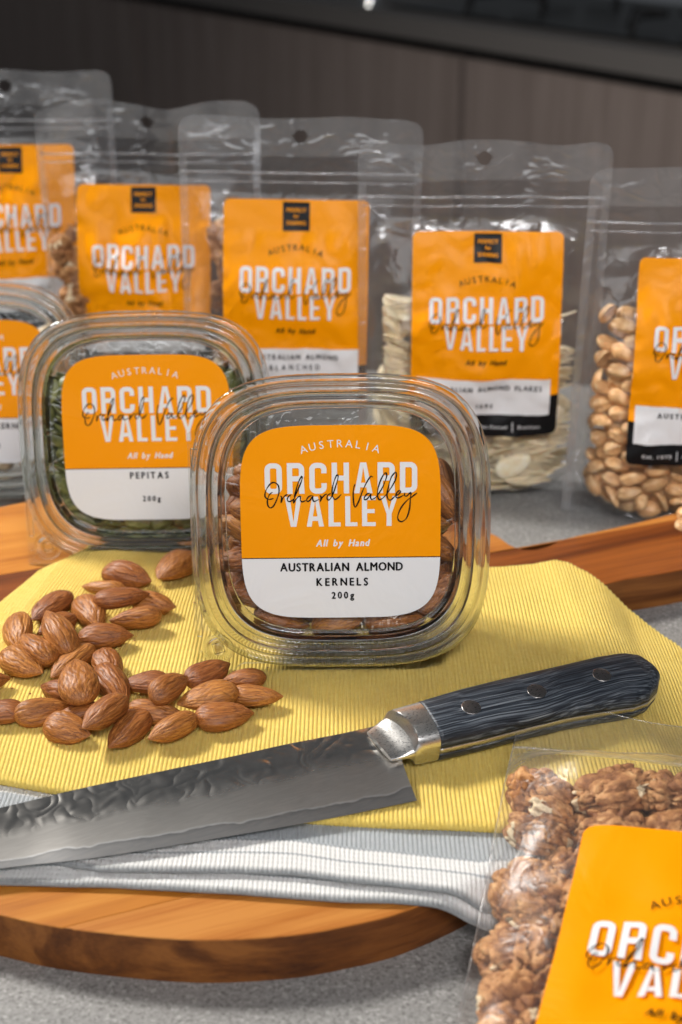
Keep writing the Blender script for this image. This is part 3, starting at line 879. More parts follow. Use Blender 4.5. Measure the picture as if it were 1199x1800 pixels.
LW, LH = 3.96, 3.93
def half_w(v):
    return LW * max(0, 1 - abs(v / LH) ** 4.6) ** (1 / 4.6)
def tub_label(root, lines):
    yl = FLAT - .035
    fn = lambda u, v, h: (u, yl - h, v - .05)
    def sheet(name, v0, v1, mat, h, grow=0):
        vs = [v0 + (v1 - v0) * (.5 - .5 * math.cos(math.pi * k / 60)) for k in range(61)]
        V = []; F = []
        for v in vs:
            w = half_w(v) + grow
            V += [fn(-w + 2*w*j/24, v, h) for j in range(25)]
        for i in range(60):
            for j in range(24): F.append((i*25+j, i*25+j+1, (i+1)*25+j+1, (i+1)*25+j))
        return mesh(name, V, F, M[mat], root)
    lab = sheet('label', -LH, LH, 'white', 0)
    f2 = lambda name, *a, **k: setattr_parent(sheet(name, *a, **k), lab)
    f2('orange_panel', -1.42, LH, 'orange', .012)
    f2('divider_line', -1.445, -1.41, 'ink', .016)
    w = Print()
    w.arc('AUSTRALIA', .30, 0, 3.35, 4.9, R(17.5))
    block_word(w, 'ORCHARD', -2.97, 3.03, 1.20, 1.24)
    block_word(w, 'VALLEY', -2.2, 2.26, -.14, 1.22)
    w.spaced('All by Hand', .27, -.98, 1.1, -.95, shear=.2)
    w.build('white_lettering', M['white_ink'], lab, fn, .022)
    k = Print(); script_line(k); k.build('script_lettering', M['ink'], lab, fn, .046)
    k = Print()
    for txt, cap, x0, x1, yb in lines: k.spaced(txt, cap, x0, x1, yb)
    k.build('black_lettering', M['ink'], lab, fn, .022)
def setattr_parent(o, p): o.parent = p; return o

def make_tub(label, loc, rot, lines):
    t = thing('plastic_tub', label, 'tub', loc, rot, 'clear tubs with orange and white labels')
    for n in ('tub_body', 'lid_rim', 'lid_window', 'pull_flange', 'tear_ridge', 'edge_ridge', 'press_button'):
        o = link(bpy.data.objects.new('tear_ridge' if n == 'edge_ridge' else n, _tub[n])); o.parent = t
    tub_label(t, lines)
    return t
# origin = middle of the rim; the pull flange and the rear edge of the base touch the ground
def tub_place(x, y, z, lean, yaw, roll):
    # x, y, z of the lowest point of the flange's middle; returns origin and rotation
    M3 = Matrix.Rotation(R(yaw), 3, 'Z') @ Matrix.Rotation(-R(lean), 3, 'X') @ Matrix.Rotation(R(roll), 3, 'Y')
    o = Vector((x, y, z)) - M3 @ Vector((0, .56, -RIM - .28))
    return tuple(o), M3.to_euler(), M3
T1 = tub_place(0.05, 49.4, 2.76, 12, 0, -.6)
T2 = tub_place(-8.98, 60.4, 1.82, 12, 0, -.8)
T3 = tub_place(-19.6, 71.2, 0.02, 12, 0, -.5)
make_tub('clear tub of almond kernels standing front and centre on the yellow towel', T1[0], T1[1],
    [('AUSTRALIAN ALMOND', .33, -2.42, 2.45, -1.97), ('KERNELS', .31, -.98, 1.06, -2.58), ('200g', .27, -.38, .5, -3.12)])
make_tub('clear tub of green pepitas standing on the bare rear of the board', T2[0], T2[1],
    [('PEPITAS', .30, -.9, .9, -1.92), ('200g', .25, -.35, .48, -3.02)])
make_tub('clear tub of pale kernels cut off by the left edge, behind the pepitas', T3[0], T3[1],
    [('MACADAMIA KERNELS', .31, -2.4, 2.7, -2.0), ('200g', .25, .1, .95, -3.0)])

# ---------------------------------------------------------------- nuts
def almond_mesh(seed, fat=1.0, nx=72, na=110):
    rnd = random.Random(seed); o = seed * 7.3
    V = []; F = []; Gv = []
    a, b, c = 1.16 + rnd.uniform(-.06, .08), .61 * fat, .43 + rnd.uniform(-.03, .04)
    for i in range(nx + 1):
        u = i / nx; x = -math.cos(math.pi * u)
        r = (1 - abs(x) ** 2.1) ** .56 if abs(x) < 1 else 0
        k = 1 - .26 * x - .10 * x * x * (1 if x > 0 else -.3)
        if x > .55: k *= 1 - .42 * ((x - .55) / .45) ** 1.5
        bend = .05 * math.sin(x * 1.5 + o)
        for j in range(na):
            p = 2 * math.pi * j / na; cp, sp = math.cos(p), math.sin(p)
            q = abs(cp) ** 2.3 + abs(sp) ** 2.0
            rr = r * k / q ** .45
            n1 = noise.noise(Vector((x * 1.2 + o, cp * 2.6, sp * 2.6)))
            ph = p * 17 + 3.2 * noise.noise(Vector((x * 2.2 + o, cp * 1.2, sp * 1.2))) * 2.2
            n2 = noise.noise(Vector((x * 2.6 - o, cp * 7.5, sp * 7.5)))
            gr = (1 - abs(math.sin(ph / 2))) ** 3 * (.5 + .5 * min(1, max(0, .5 + 2 * n2)))
            g = -.034 * gr - .012 * max(0, n2) * 2 + .035 * n1
            g *= min(1, r * 1.6); Gv.append(gr * min(1, r * 1.5))
            y = cp * b * rr + cp * g; z = sp * c * rr * (1 + .06 * math.sin(x * 3 + o)) + sp * g
            V.append((x * a, y + bend * r, z))
    F = grid_faces(nx + 1, na, True)
    me = mesh('almond', V, F, M['almond'], raw=True)
    at = me.attributes.new('groove', 'FLOAT', 'POINT'); at.data.foreach_set('value', Gv)
    return me
ALM = [almond_mesh(s, f) for s, f in ((1, 1.0), (2, .93), (3, 1.08), (4, .88), (5, 1.0), (6, .95))]

def peanut_mesh(seed):
    # 0, 3: whole kernels; 1, 2, 4: split halves with a flat, slightly hollow face
    V = []; n, m = 22, 28; o = seed * 3.1
    half = seed % 3 != 0
    for i in range(n + 1):
        x = -math.cos(math.pi * i / n); r = (1 - x * x) ** .5 if abs(x) < 1 else 0
        for j in range(m):
            p = 2 * math.pi * j / m; cp, sp = math.cos(p), math.sin(p)
            k = r * (1 - .16 * x) * (1 + .13 * noise.noise(Vector((x * 1.8 + o, cp * 1.2, sp * 1.2)))) * (1 + .04 * noise.noise(Vector((x * 6 + o, cp * 4, sp * 4))))
            y, z = cp * .45 * k, sp * .42 * k
            if not half: y *= 1 - .22 * math.exp(-((abs(cp) - 1) / .06) ** 2); z *= 1 - .10 * math.exp(-(cp / .12) ** 2)
            elif z < -.02:
                z = -.02 + .09 * max(0, 1 - (y / .16) ** 2) * max(0, 1 - (x / .75) ** 2) * (z < -.05)
            V.append((x * .74 * (1 + .05 * math.sin(o)), y, z + .05 * x * x * math.sin(o)))
    return mesh('peanut', V, grid_faces(n + 1, m, True), M['peanut'], raw=True)
PNT = [peanut_mesh(s) for s in range(5)]

def pepita_mesh(seed):
    V = []; n, m = 16, 20
    for i in range(n + 1):
        x = -math.cos(math.pi * i / n); r = (1 - x * x) ** .5 if abs(x) < 1 else 0
        for j in range(m):
            p = 2 * math.pi * j / m; cp, sp = math.cos(p), math.sin(p)
            k = r * (1 - .22 * x)
            edge = 1 + .06 * (abs(cp) > .93)
            V.append((x * .64, cp * .37 * k * edge, sp * .15 * k * (1 - .35 * abs(cp) ** 3) + .03 * math.sin(x * 2 + seed)))
    return mesh('pepita', V, grid_faces(n + 1, m, True), M['pepita'], raw=True)
PEP = [pepita_mesh(s) for s in range(3)]

def flake_mesh(seed):
    V = []; n = 22; rnd = random.Random(seed)
    o = seed * 2.7
    def ring(k, z):
        for j in range(n):
            p = 2 * math.pi * j / n; c, s = math.cos(p), math.sin(p)
            x = c * 1.05 * k * (1 + .05 * noise.noise(Vector((c + o, s, 0)))); y = s * .62 * k * (1 - .2 * c)
            V.append((x, y, z + .09 * x * x - .04 + .05 * y * math.sin(o)))
    for k, z in ((.02, .045), (.55, .045), (.95, .04), (1, 0), (.95, -.04), (.55, -.045), (.02, -.045)): ring(k, z)
    return mesh('almond_flake', V, grid_faces(7, n, True), M['flake'], raw=True)
FLK = [flake_mesh(s) for s in range(3)]

def ball_mesh(seed):
    V = []; n, m = 14, 18; o = seed * 5.
    for i in range(n + 1):
        t = math.pi * i / n
        for j in range(m):
            p = 2 * math.pi * j / m; d = Vector((-math.cos(t), math.sin(t) * math.cos(p), math.sin(t) * math.sin(p)))
            V.append(tuple(d * .8 * (1 + .07 * noise.noise(d * 1.6 + Vector((o, 0, 0))))))
    return mesh('cream_kernel', V, grid_faces(n + 1, m, True), M['cream_nut'], raw=True)
BAL = [ball_mesh(s) for s in range(2)]

def walnut_mesh(seed):
    bm = bmesh.new(); bmesh.ops.create_icosphere(bm, subdivisions=5, radius=1)
    o = Vector((seed * 4.7, seed * 1.9, 0)); rnd = random.Random(seed)
    V = []; C = []
    A, B, Cc = 1.42 + rnd.uniform(-.15, .1), 1.2 + rnd.uniform(-.1, .15), .82 + rnd.uniform(-.05, .1)
    for v in bm.verts:
        d = v.co.normalized()
        w = Vector((d.x * 1.4, d.y * 1.4, d.z * 1.2)) + Vector((noise.noise(d * 1.6 + o), noise.noise(d * 1.6 + o + Vector((9, 0, 0))), 0)) * .6
        f = noise.noise(w * 1.8 + o); ridge = abs(f); f2 = abs(noise.noise(w * 3.3 + o * 2))
        cr = max(0, 1 - ridge / .13); mid = math.exp(-(d.y / .13) ** 2) * (1 if d.z > -.2 else .3)
        r = 1 + .22 * min(ridge, .35) - .34 * cr ** 1.3 - .26 * mid - .10 * max(0, 1 - f2 / .12) + .12 * noise.noise(d * 2 + o)
        V.append((d.x * A * r, d.y * B * r, d.z * Cc * r)); C.append(min(1, cr + mid * .8 + .3 * max(0, 1 - f2 / .1)))
    F = [tuple(v.index for v in f.verts) for f in bm.faces]; bm.free()
    me = mesh('walnut_half', V, F, M['walnut'], raw=True)
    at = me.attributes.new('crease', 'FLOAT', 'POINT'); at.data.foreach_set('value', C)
    return me
WAL = [walnut_mesh(s) for s in range(1, 6)]

def nut(me, name, loc, rot, label, cat, group):
    o = link(bpy.data.objects.new(name, me)); o.location = Vector(loc) * CM
    o.rotation_euler = rot
    return tag(o, label, cat, group)

def fill(data, meshes, name, base, M3, off, label, cat, group, keep=None, spread=1.0, mir=1, k=1.0):
    for i in range(0, len(data), 6):
        x, y, z, a, b, c = data[i:i+6]
        p = Vector((x / 100 * spread * mir, y / 100, z / 100 * spread)) + Vector(off)
        if keep and not keep(p): continue
        E = M3 @ Euler((a / 100, b / 100 * mir, c / 100 * mir)).to_matrix()
        o = nut(meshes[(i // 6) % len(meshes)], name, tuple(Vector(base) + M3 @ p), E.to_euler(), label, cat, group)
        if k != 1: o.scale = (k, k, k)

# resting places of the packed kernels (hundredths of a centimetre and of a radian)
D_ALMOND = [-230,102,-409,312,31,13,-203,234,-389,5,13,44,-5,94,-412,47,-26,11,-35,210,-398,-268,13,33,205,103,-415,-6,-10,1,203,299,-374,-5,-6,-35,-103,92,-339,-68,-7,9,-148,344,-348,-72,-23,28,167,92,-331,-252,-7,11,8,332,-363,-6,-27,0,248,181,-368,244,-38,-38,256,339,-307,267,12,-11,-173,184,-318,1,8,12,-259,345,-301,-61,-14,25,116,226,-343,-50,-60,118,48,339,-272,46,-16,1,279,221,-295,-29,14,4,284,340,-223,-44,5,22,-315,91,-301,241,8,-9,-344,297,-224,30,-11,108,48,175,-305,75,-35,4,-70,251,-263,-24,-13,-10,376,212,-223,-260,54,-140,302,334,-133,-18,-17,-12,-326,227,-318,220,47,97,-48,95,-253,270,14,-28,371,77,-298,151,-82,-28,-234,147,-239,310,10,46,44,127,-218,-52,9,-59,285,188,-197,-243,-6,-58,272,339,8,39,1,27,-128,101,-164,-45,-7,22,224,104,-238,243,11,-50,44,218,-37,32,-34,52,-346,99,-166,279,-7,12,-308,336,-125,-278,-30,45,29,228,-127,-287,-26,52,-121,204,-103,304,-22,65,169,213,-144,21,-32,69,302,216,-101,33,37,31,-324,195,-149,-93,21,-23,-325,259,-72,-281,50,-14,67,97,-134,29,26,-25,261,99,-155,-311,45,-33,199,204,3,313,21,35,-356,98,-65,-68,45,-41,-242,207,-52,46,-40,119,144,152,-66,-28,11,169,360,98,-122,-29,59,14,370,275,-50,-260,13,152,-179,83,-62,195,29,14,-328,337,8,0,78,43,55,94,-17,-55,-40,12,311,100,-8,285,27,15,356,295,55,-297,48,-108,-304,130,10,8,21,15,-341,209,67,266,59,44,-67,146,3,-309,-4,119,214,101,85,239,23,34,-227,78,74,-175,45,-20,10,93,73,258,18,12,391,88,68,-119,87,-38,-148,159,81,-127,-23,7,-310,329,125,21,10,48,106,161,105,205,13,13,-81,217,143,-74,19,-19,282,211,67,-270,63,-51,309,324,155,63,13,-49,-229,229,107,254,41,28,396,180,92,181,122,-65,-112,87,168,202,14,17]
D_PEPITA = [-211,84,-446,-297,1,67,-117,71,-451,2,11,13,-5,70,-453,6,15,-25,98,70,-451,-312,14,-25,194,63,-439,-68,11,5,-181,66,-413,-65,20,23,-72,51,-412,-142,27,-11,50,51,-404,-143,-44,6,131,115,-437,-20,15,-12,226,97,-430,-40,-16,-92,-249,103,-422,290,6,71,-107,117,-434,278,-2,-12,0,72,-406,-114,40,24,158,63,-403,-68,-8,10,271,94,-413,-39,18,-102,-322,111,-402,-298,17,48,-144,115,-404,-29,-27,4,12,120,-433,-58,-10,11,84,102,-403,-8,7,-7,345,60,-387,-85,-10,9,-322,51,-393,-142,25,-12,-211,115,-391,5,-9,25,-56,109,-408,291,15,55,170,133,-399,-133,-13,-6,337,113,-391,308,-15,-17,-264,60,-374,-106,-10,-29,-181,60,-367,221,27,-17,60,67,-359,213,12,39,146,78,-377,-55,36,66,376,64,-342,-49,-52,-26,-274,114,-371,311,-12,-11,-168,117,-363,42,24,24,-41,114,-380,-3,18,-13,234,80,-379,12,26,-68,281,51,-342,-171,-34,6,-254,90,-339,309,-20,-1,-109,68,-365,261,23,-6,-27,64,-348,221,27,33,193,69,-335,-40,-43,-47,272,85,-339,193,26,-15,-360,59,-341,222,1,-1,-85,67,-317,203,87,75,61,119,-374,271,11,23,128,61,-313,-76,-11,9,347,118,-358,269,-18,-1,-349,115,-352,265,8,43,-137,116,-340,29,24,25,9,61,-311,-76,11,-19,54,82,-310,-23,-235,158,367,106,-320,-1,-16,63,-260,51,-308,-174,18,6,-145,67,-313,-120,10,43,-23,118,-348,-44,2,-11,442,88,-224,-245,-129,-33,-377,116,-308,66,23,41,-203,97,-306,309,-6,-3,-19,61,-269,-75,-12,-18,138,120,-350,263,6,22,264,126,-346,221,-18,-9,-298,102,-320,295,6,75,-152,134,-289,176,-6,-5,-16,118,-316,-40,11,23,108,117,-317,-44,6,-11,298,114,-304,-306,-4,-7,-284,114,-291,3,-6,-13,-101,93,-284,271,35,77,95,64,-272,-66,44,22,197,108,-306,-16,30,60,246,69,-289,33,13,4,-398,72,-289,66,44,36,16,114,-287,-23,7,-15,130,120,-285,-53,6,21,362,69,-298,28,12,12,-420,51,-223,-150,91,8,-207,72,-275,305,21,18,423,51,-248,-189,168,-51,-436,107,-234,117,83,100,280,111,-272,285,5,-33,-274,51,-219,167,17,-11,291,60,-260,77,32,-19,-387,110,-252,-257,70,68,373,114,-280,264,23,-25,-325,70,-270,-19,-6,12,374,64,-229,-152,-29,41,-350,89,-240,27,47,130,-264,116,-260,300,24,25,281,53,-106,-103,119,38,406,120,-219,-73,-67,26,-410,95,-193,-61,9,-97,441,63,-102,0,-190,248,-335,109,-219,-44,10,-47,343,51,-168,173,-36,6,-400,69,-161,-19,59,15,328,81,-207,-130,103,23,-358,70,-155,283,65,-7,366,63,-120,256,-53,-31,-413,121,-157,273,88,56,287,114,-173,278,7,39,310,122,-240,-64,-16,-10,-301,114,-199,-11,28,-13,336,123,-205,-68,8,19,-306,100,-167,291,23,-69,411,90,-176,-283,-7,-110,-285,52,-145,-185,38,-16,401,114,-145,-15,-39,-1,444,111,-63,-164,-114,-110,413,61,-59,229,-53,6,428,63,0,-41,-91,-33,-367,51,-86,175,10,1,273,109,-139,-311,27,54,-338,115,-128,294,-15,-12,327,109,-124,299,30,57,-449,85,-77,180,70,-168,268,123,-103,-69,-6,20,383,110,-108,-13,11,-30,-316,109,-96,291,-8,53,368,114,-76,23,-5,-16,-392,104,-92,-7,-39,-64,337,62,-59,-79,-59,-37,-413,57,-33,-106,45,12,428,61,52,258,-92,-33,-390,113,-56,296,50,54,395,108,-34,-74,-16,63,-307,69,-56,271,1,-31,445,103,85,165,-87,-122,-318,102,-36,283,-5,-18,282,67,-40,-75,14,35,-334,51,-2,-141,16,-11,430,58,163,241,-107,-46,-443,115,36,-152,116,123,265,120,-48,256,19,-11,-421,80,0,-15,56,76,285,51,139,167,-204,-12,333,61,1,-79,3,9,-388,89,15,274,65,35,430,72,203,-24,195,-131,-446,68,96,-99,197,152,293,119,9,-52,7,24,316,117,-31,-40,40,35,-369,134,-2,159,38,12,401,116,3,278,-43,14,-313,120,5,64,44,24,381,95,31,284,-56,0,-374,68,54,-28,66,15,315,60,49,-82,3,-18,-301,73,39,-50,78,84,214,133,198,-208,201,-36,399,58,90,-99,-45,-5,-402,123,75,-159,91,-50,91,134,248,181,48,13,388,111,66,0,-73,-54,-392,72,105,314,78,26,183,86,178,-291,9,33,408,112,115,-17,-66,-47,-292,117,46,-30,15,24,381,66,161,-91,-133,38,-313,88,83,294,26,92,330,72,123,66,-132,4,-409,107,144,11,52,72,267,103,99,-42,29,84,314,110,55,197,-27,-69,-276,92,108,4,273,-149,-274,51,181,-176,24,-3,299,108,141,222,10,68,312,61,197,156,-22,281,-319,72,132,-59,-43,34,-164,78,164,-35,83,121,340,113,91,116,96,201,-358,79,141,-39,86,161,35,51,232,163,-9,-12,-342,59,256,-225,-36,9,388,124,139,67,274,-20,-316,118,154,34,20,290,-77,67,175,250,27,29,137,51,214,-135,287,12,19,93,259,-12,-38,-146,-349,134,82,152,233,-16,240,84,195,78,47,64,-221,73,200,99,246,-39,-309,103,190,7,-306,58,107,108,207,-119,-60,-91,-86,783,-280,-63,221,101,-396,111,174,29,2,265,89,99,163,278,50,120,146,131,174,-227,-187,53,122,781,-285,-47,-64,301,-92,78,241,90,51,294,-33,769,-275,-113,-210,-24,322,97,194,-106,38,8,-433,51,205,207,184,33,24,99,191,101,45,249,-16,936,-273,-244,24,-35,6,893,-278,-75,33,-304,-73,65,214,241,10,22,402,120,182,58,57,272,84,82,234,-117,-85,-90,304,134,183,137,15,303,-166,769,-284,-112,59,-298,-395,122,203,64,-296,10,-214,107,211,30,-80,-175,181,775,-278,86,67,-37,-252,805,-279,9,-37,188,406,124,247,66,-79,-301,-332,116,226,276,42,47,-164,106,181,46,61,210,-221,131,244,71,192,-71,-168,801,-295,-84,1,292,-92,124,226,-72,-36,-10,-170,99,236,70,70,136,126,822,-291,-79,281,48,-392,70,204,-99,290,-30,-288,70,229,50,27,284,-30,109,219,32,42,247,-99,123,184,69,3,295,-60,814,-291,-101,283,42,-116,124,257,241,-23,-9,247,55,237,-124,-58,288,88,865,-279,-62,48,-283,-423,100,249,39,-47,-208,-113,1007,-264,-289,-7,132,75,1023,-261,32,-20,71,377,77,237,106,191,14,-103,916,-279,-50,307,-23,-176,991,-266,-15,31,-128,295,134,267,140,302,6,184,958,-263,-64,39,-256,290,101,242,11,51,201,-187,845,-285,79,32,-43,-278,117,238,312,96,51,41,134,178,-119,105,23,45,833,-282,-101,263,26,-35,861,-284,-79,287,2,13,799,-294,-200,21,2,366,121,230,-57,68,45,-204,920,-273,-13,38,-52,-132,876,-277,-82,37,-289,224,802,-281,-82,57,-292,170,105,228,-22,-250,-108,64,775,-298,-224,32,9,100,903,-277,76,-8,-11,180,869,-283,-70,25,-288,80,954,-275,-37,17,-293,227,844,-272,-63,58,-258,-100,841,-276,-75,69,-221,168,1005,-263,38,-10,6,197,918,-267,-74,45,-282,-23,987,-269,-278,6,-34]
D_MAC = [-231,110,-371,303,16,21,-76,113,-383,59,-19,11,79,106,-380,119,19,-17,234,111,-371,303,-12,-21,-146,110,-253,-22,23,28,350,114,-275,-141,15,-164,-358,107,-240,-28,-29,-21,1,161,-258,38,-69,70,-376,106,-102,45,-28,-20,375,107,-135,113,4,-5,-377,117,38,-27,19,-109,154,109,-251,-265,-36,-1,371,112,6,-127,-24,71,-234,139,-134,159,-7,213,-54,218,-29,-165,64,60,-85,114,-128,162,10,172,227,160,-133,-93,17,-8,66,104,-135,197,10,19,375,106,148,-45,-27,20,113,167,-11,219,16,25,129,169,138,179,-42,-148,354,191,258,195,8,28,-170,115,-8,78,1,189,-8,113,67,261,-5,133,-377,126,186,33,-177,-251,-246,151,111,-147,-32,-5,237,111,59,-8,225,-144]
D_PEANUT = [-300,-146,39,-279,14,-23,-286,-31,39,35,-12,53,-189,-102,43,113,-13,-9,-151,-25,39,279,14,-14,2,-137,43,-113,-10,25,-15,-24,39,35,17,-13,140,-142,39,35,-12,-37,157,-21,43,-113,-13,18,275,-152,43,-117,19,13,321,-24,43,35,-26,20,-245,-124,110,-5,-285,-166,-402,-23,90,-281,73,-17,-153,-151,115,-63,91,-26,-156,-25,118,-34,-9,19,-36,-149,118,-32,-7,13,-26,-20,129,113,56,-14,100,-149,110,44,-17,18,74,-68,93,-99,-40,13,204,-87,86,-199,9,-15,281,-27,112,53,-48,-28,-314,-152,161,-35,-30,-20,-400,-109,116,-64,82,-86,-106,-84,162,-255,26,4,-208,-25,187,-31,-22,-14,67,-149,187,139,-30,-49,44,-23,175,-267,62,5,224,-149,137,279,41,-20,167,-22,152,178,60,-25,368,-112,79,51,33,124,393,-24,119,-235,96,42,-490,-44,152,151,62,-116,-306,-40,117,-311,-25,78,-62,-152,193,42,-1,13,-266,-83,231,255,-21,-9,45,-81,240,-277,-17,8,-71,-23,226,48,-30,-14,295,-106,168,65,86,3,331,-23,207,263,-35,19,415,-103,157,193,-4,42,474,-20,164,131,41,7,-394,-98,210,289,36,2,-354,-21,185,118,-30,-6,-190,-157,220,194,-32,3,-270,-19,278,189,24,-12,-52,-153,271,287,32,15,-156,-62,259,-261,-1,193,135,-89,189,98,-42,-10,227,-23,238,-46,-26,12,401,-93,238,34,-31,-2,476,-30,262,-260,-40,-40,-307,-156,249,175,-27,-5,-387,-33,264,-181,-18,-58,-185,-156,304,270,4,13,-217,-19,348,195,49,7,62,-158,288,-106,55,16,3,-88,311,-36,-19,-3,187,-157,230,125,30,14,161,-94,283,-50,18,22,329,-154,259,-67,-91,18,284,-88,288,204,116,45,-386,-117,307,271,5,-47,-486,-46,256,61,-39,-99,-159,-89,344,-115,1,4,-122,-35,395,196,-1,-62,-41,-149,354,-276,-7,-50,-76,-23,317,263,-38,20,227,-158,305,106,67,-26,212,-24,315,274,-7,-13,426,-89,321,278,2,40,357,-24,293,-268,17,-13,-310,-158,357,-274,39,-19,-303,-76,341,-119,-12,-23,-204,-84,422,-46,-30,-11,-176,-23,471,-44,1,5,-147,-159,391,-266,-6,-18,101,-23,295,-250,82,27,130,-158,369,43,-33,13,146,-77,366,195,-15,6,309,-152,360,-116,24,48,452,-23,376,-271,-20,7,-400,-84,391,-298,-25,28,-426,-25,337,30,-20,16,-192,-162,474,-48,34,-18,-299,-23,419,-259,-71,-17,40,-125,400,-47,-264,158,124,-23,419,263,-36,20,249,-105,407,116,11,37,312,-27,372,291,13,-12,394,-108,404,22,27,35,393,-27,438,290,-15,0,-278,-159,430,51,39,16,-474,-30,414,96,19,48,-186,-159,557,-287,-3,-26,-142,-99,503,115,40,-18,-51,-141,434,278,-16,-87,1,-27,404,-223,-53,56,281,-106,483,-266,15,74,258,-23,447,-271,-9,15,402,-105,482,266,3,34,498,-36,472,87,88,113,-384,-105,467,15,33,-8,-395,-19,471,117,40,-13,-119,-100,586,-114,14,-28,-96,-23,539,269,-5,19,-59,-166,517,-123,20,-17,-49,-34,470,-302,-24,58,130,-158,451,286,12,14,65,-81,462,285,-15,-19,416,-98,589,-139,-138,-73,403,-23,519,38,-22,19,-326,-158,521,-210,18,-48,-292,-79,501,5,-18,-84,-45,-53,610,-151,33,-27,-227,-20,547,199,-47,-16,-2,-99,528,-61,11,-62,60,-22,517,-104,41,13,182,-161,524,39,-6,-19,175,-72,486,277,27,-107,327,-157,539,104,-36,39,267,-23,525,-271,-7,18,-294,-169,605,195,-5,-6,-480,-53,525,48,-12,-85,-255,-92,588,-125,-22,5,-203,-20,641,-122,-30,18,1,-164,588,-54,12,-18,73,-20,603,124,46,19,149,-163,598,-281,-29,13,250,-91,566,49,-27,5,284,-165,609,52,-28,-17,344,-20,594,-117,9,-12,-391,-104,591,213,-9,-10,-386,-23,557,205,45,-14,-161,-166,632,274,3,-11,-2,-39,683,307,-11,-65,119,-89,554,255,-53,16,123,-23,676,-268,6,18,187,-95,650,-39,-38,-27,205,-19,596,189,-26,14,320,-89,646,-45,3,1,487,-31,579,28,80,65,-479,-37,610,-281,-53,-67,-323,-26,613,-11,48,22,-115,-94,668,-280,-11,-52,-97,-27,722,147,-47,-50,55,-100,629,-185,14,25,61,-25,750,284,1,-14,115,-165,669,37,-53,4,260,-23,683,-273,-15,17,248,-171,683,118,-33,12,396,-21,668,109,14,-13,-406,-107,678,121,31,-45,-331,-48,697,-299,13,-125,-225,-101,679,-257,-27,-50,-221,-23,722,276,-30,-14,-14,-166,671,42,-15,13,-22,-25,808,283,-22,-14,115,-96,720,188,-19,8,334,-31,752,119,41,-55,406,-104,700,-271,-4,72,499,-34,691,-139,105,-121,-296,-167,688,-41,28,-8,-473,-23,702,-259,33,20,-229,-169,748,231,32,15,-136,-59,789,88,26,-110,-105,-167,716,46,-38,-12,-11,-102,744,-312,-66,28,54,-171,742,119,17,12,198,-24,747,-272,-23,15,414,-99,777,39,31,40,473,-19,799,128,-43,-13,-345,-113,753,-306,-15,18,-425,-23,765,38,42,-14,-221,-96,775,-95,48,-15,-213,-47,840,-22,-18,-114,-59,-175,802,-190,-9,12,-63,-100,847,-306,-10,12,168,-174,766,-108,71,18,109,-23,822,53,44,20,295,-98,730,120,-30,-23,363,-35,831,-250,-8,61,-419,-95,817,-46,8,-46,-299,-26,782,26,4,20,-176,-163,815,79,54,60,-305,-27,906,-280,39,26,51,-170,835,-273,69,11,-109,-23,867,272,11,18,232,-102,792,273,-61,5,226,-23,830,277,41,14,296,-169,771,-273,-22,14,332,-128,854,-269,39,-60,-303,-168,824,262,-27,-30,-386,-19,850,121,9,-12,-99,-177,882,-190,-3,12,-202,-42,922,-5,-19,82,51,-97,883,-119,64,15,-6,-25,898,291,66,19,146,-107,822,-41,-55,-10,158,-75,904,309,-59,-71,244,-176,840,-185,-12,-16,314,-28,900,-299,-63,-14,-299,-90,853,204,-55,-24,-497,-36,859,26,-93,-135,-250,-166,904,-216,3,-16,-141,-105,908,-150,-24,37,54,-178,930,201,1,-16,69,-29,933,80,61,60,151,-170,884,27,-52,21,208,-19,939,-92,106,35,289,-172,920,279,9,7,442,-80,854,45,-1,41]
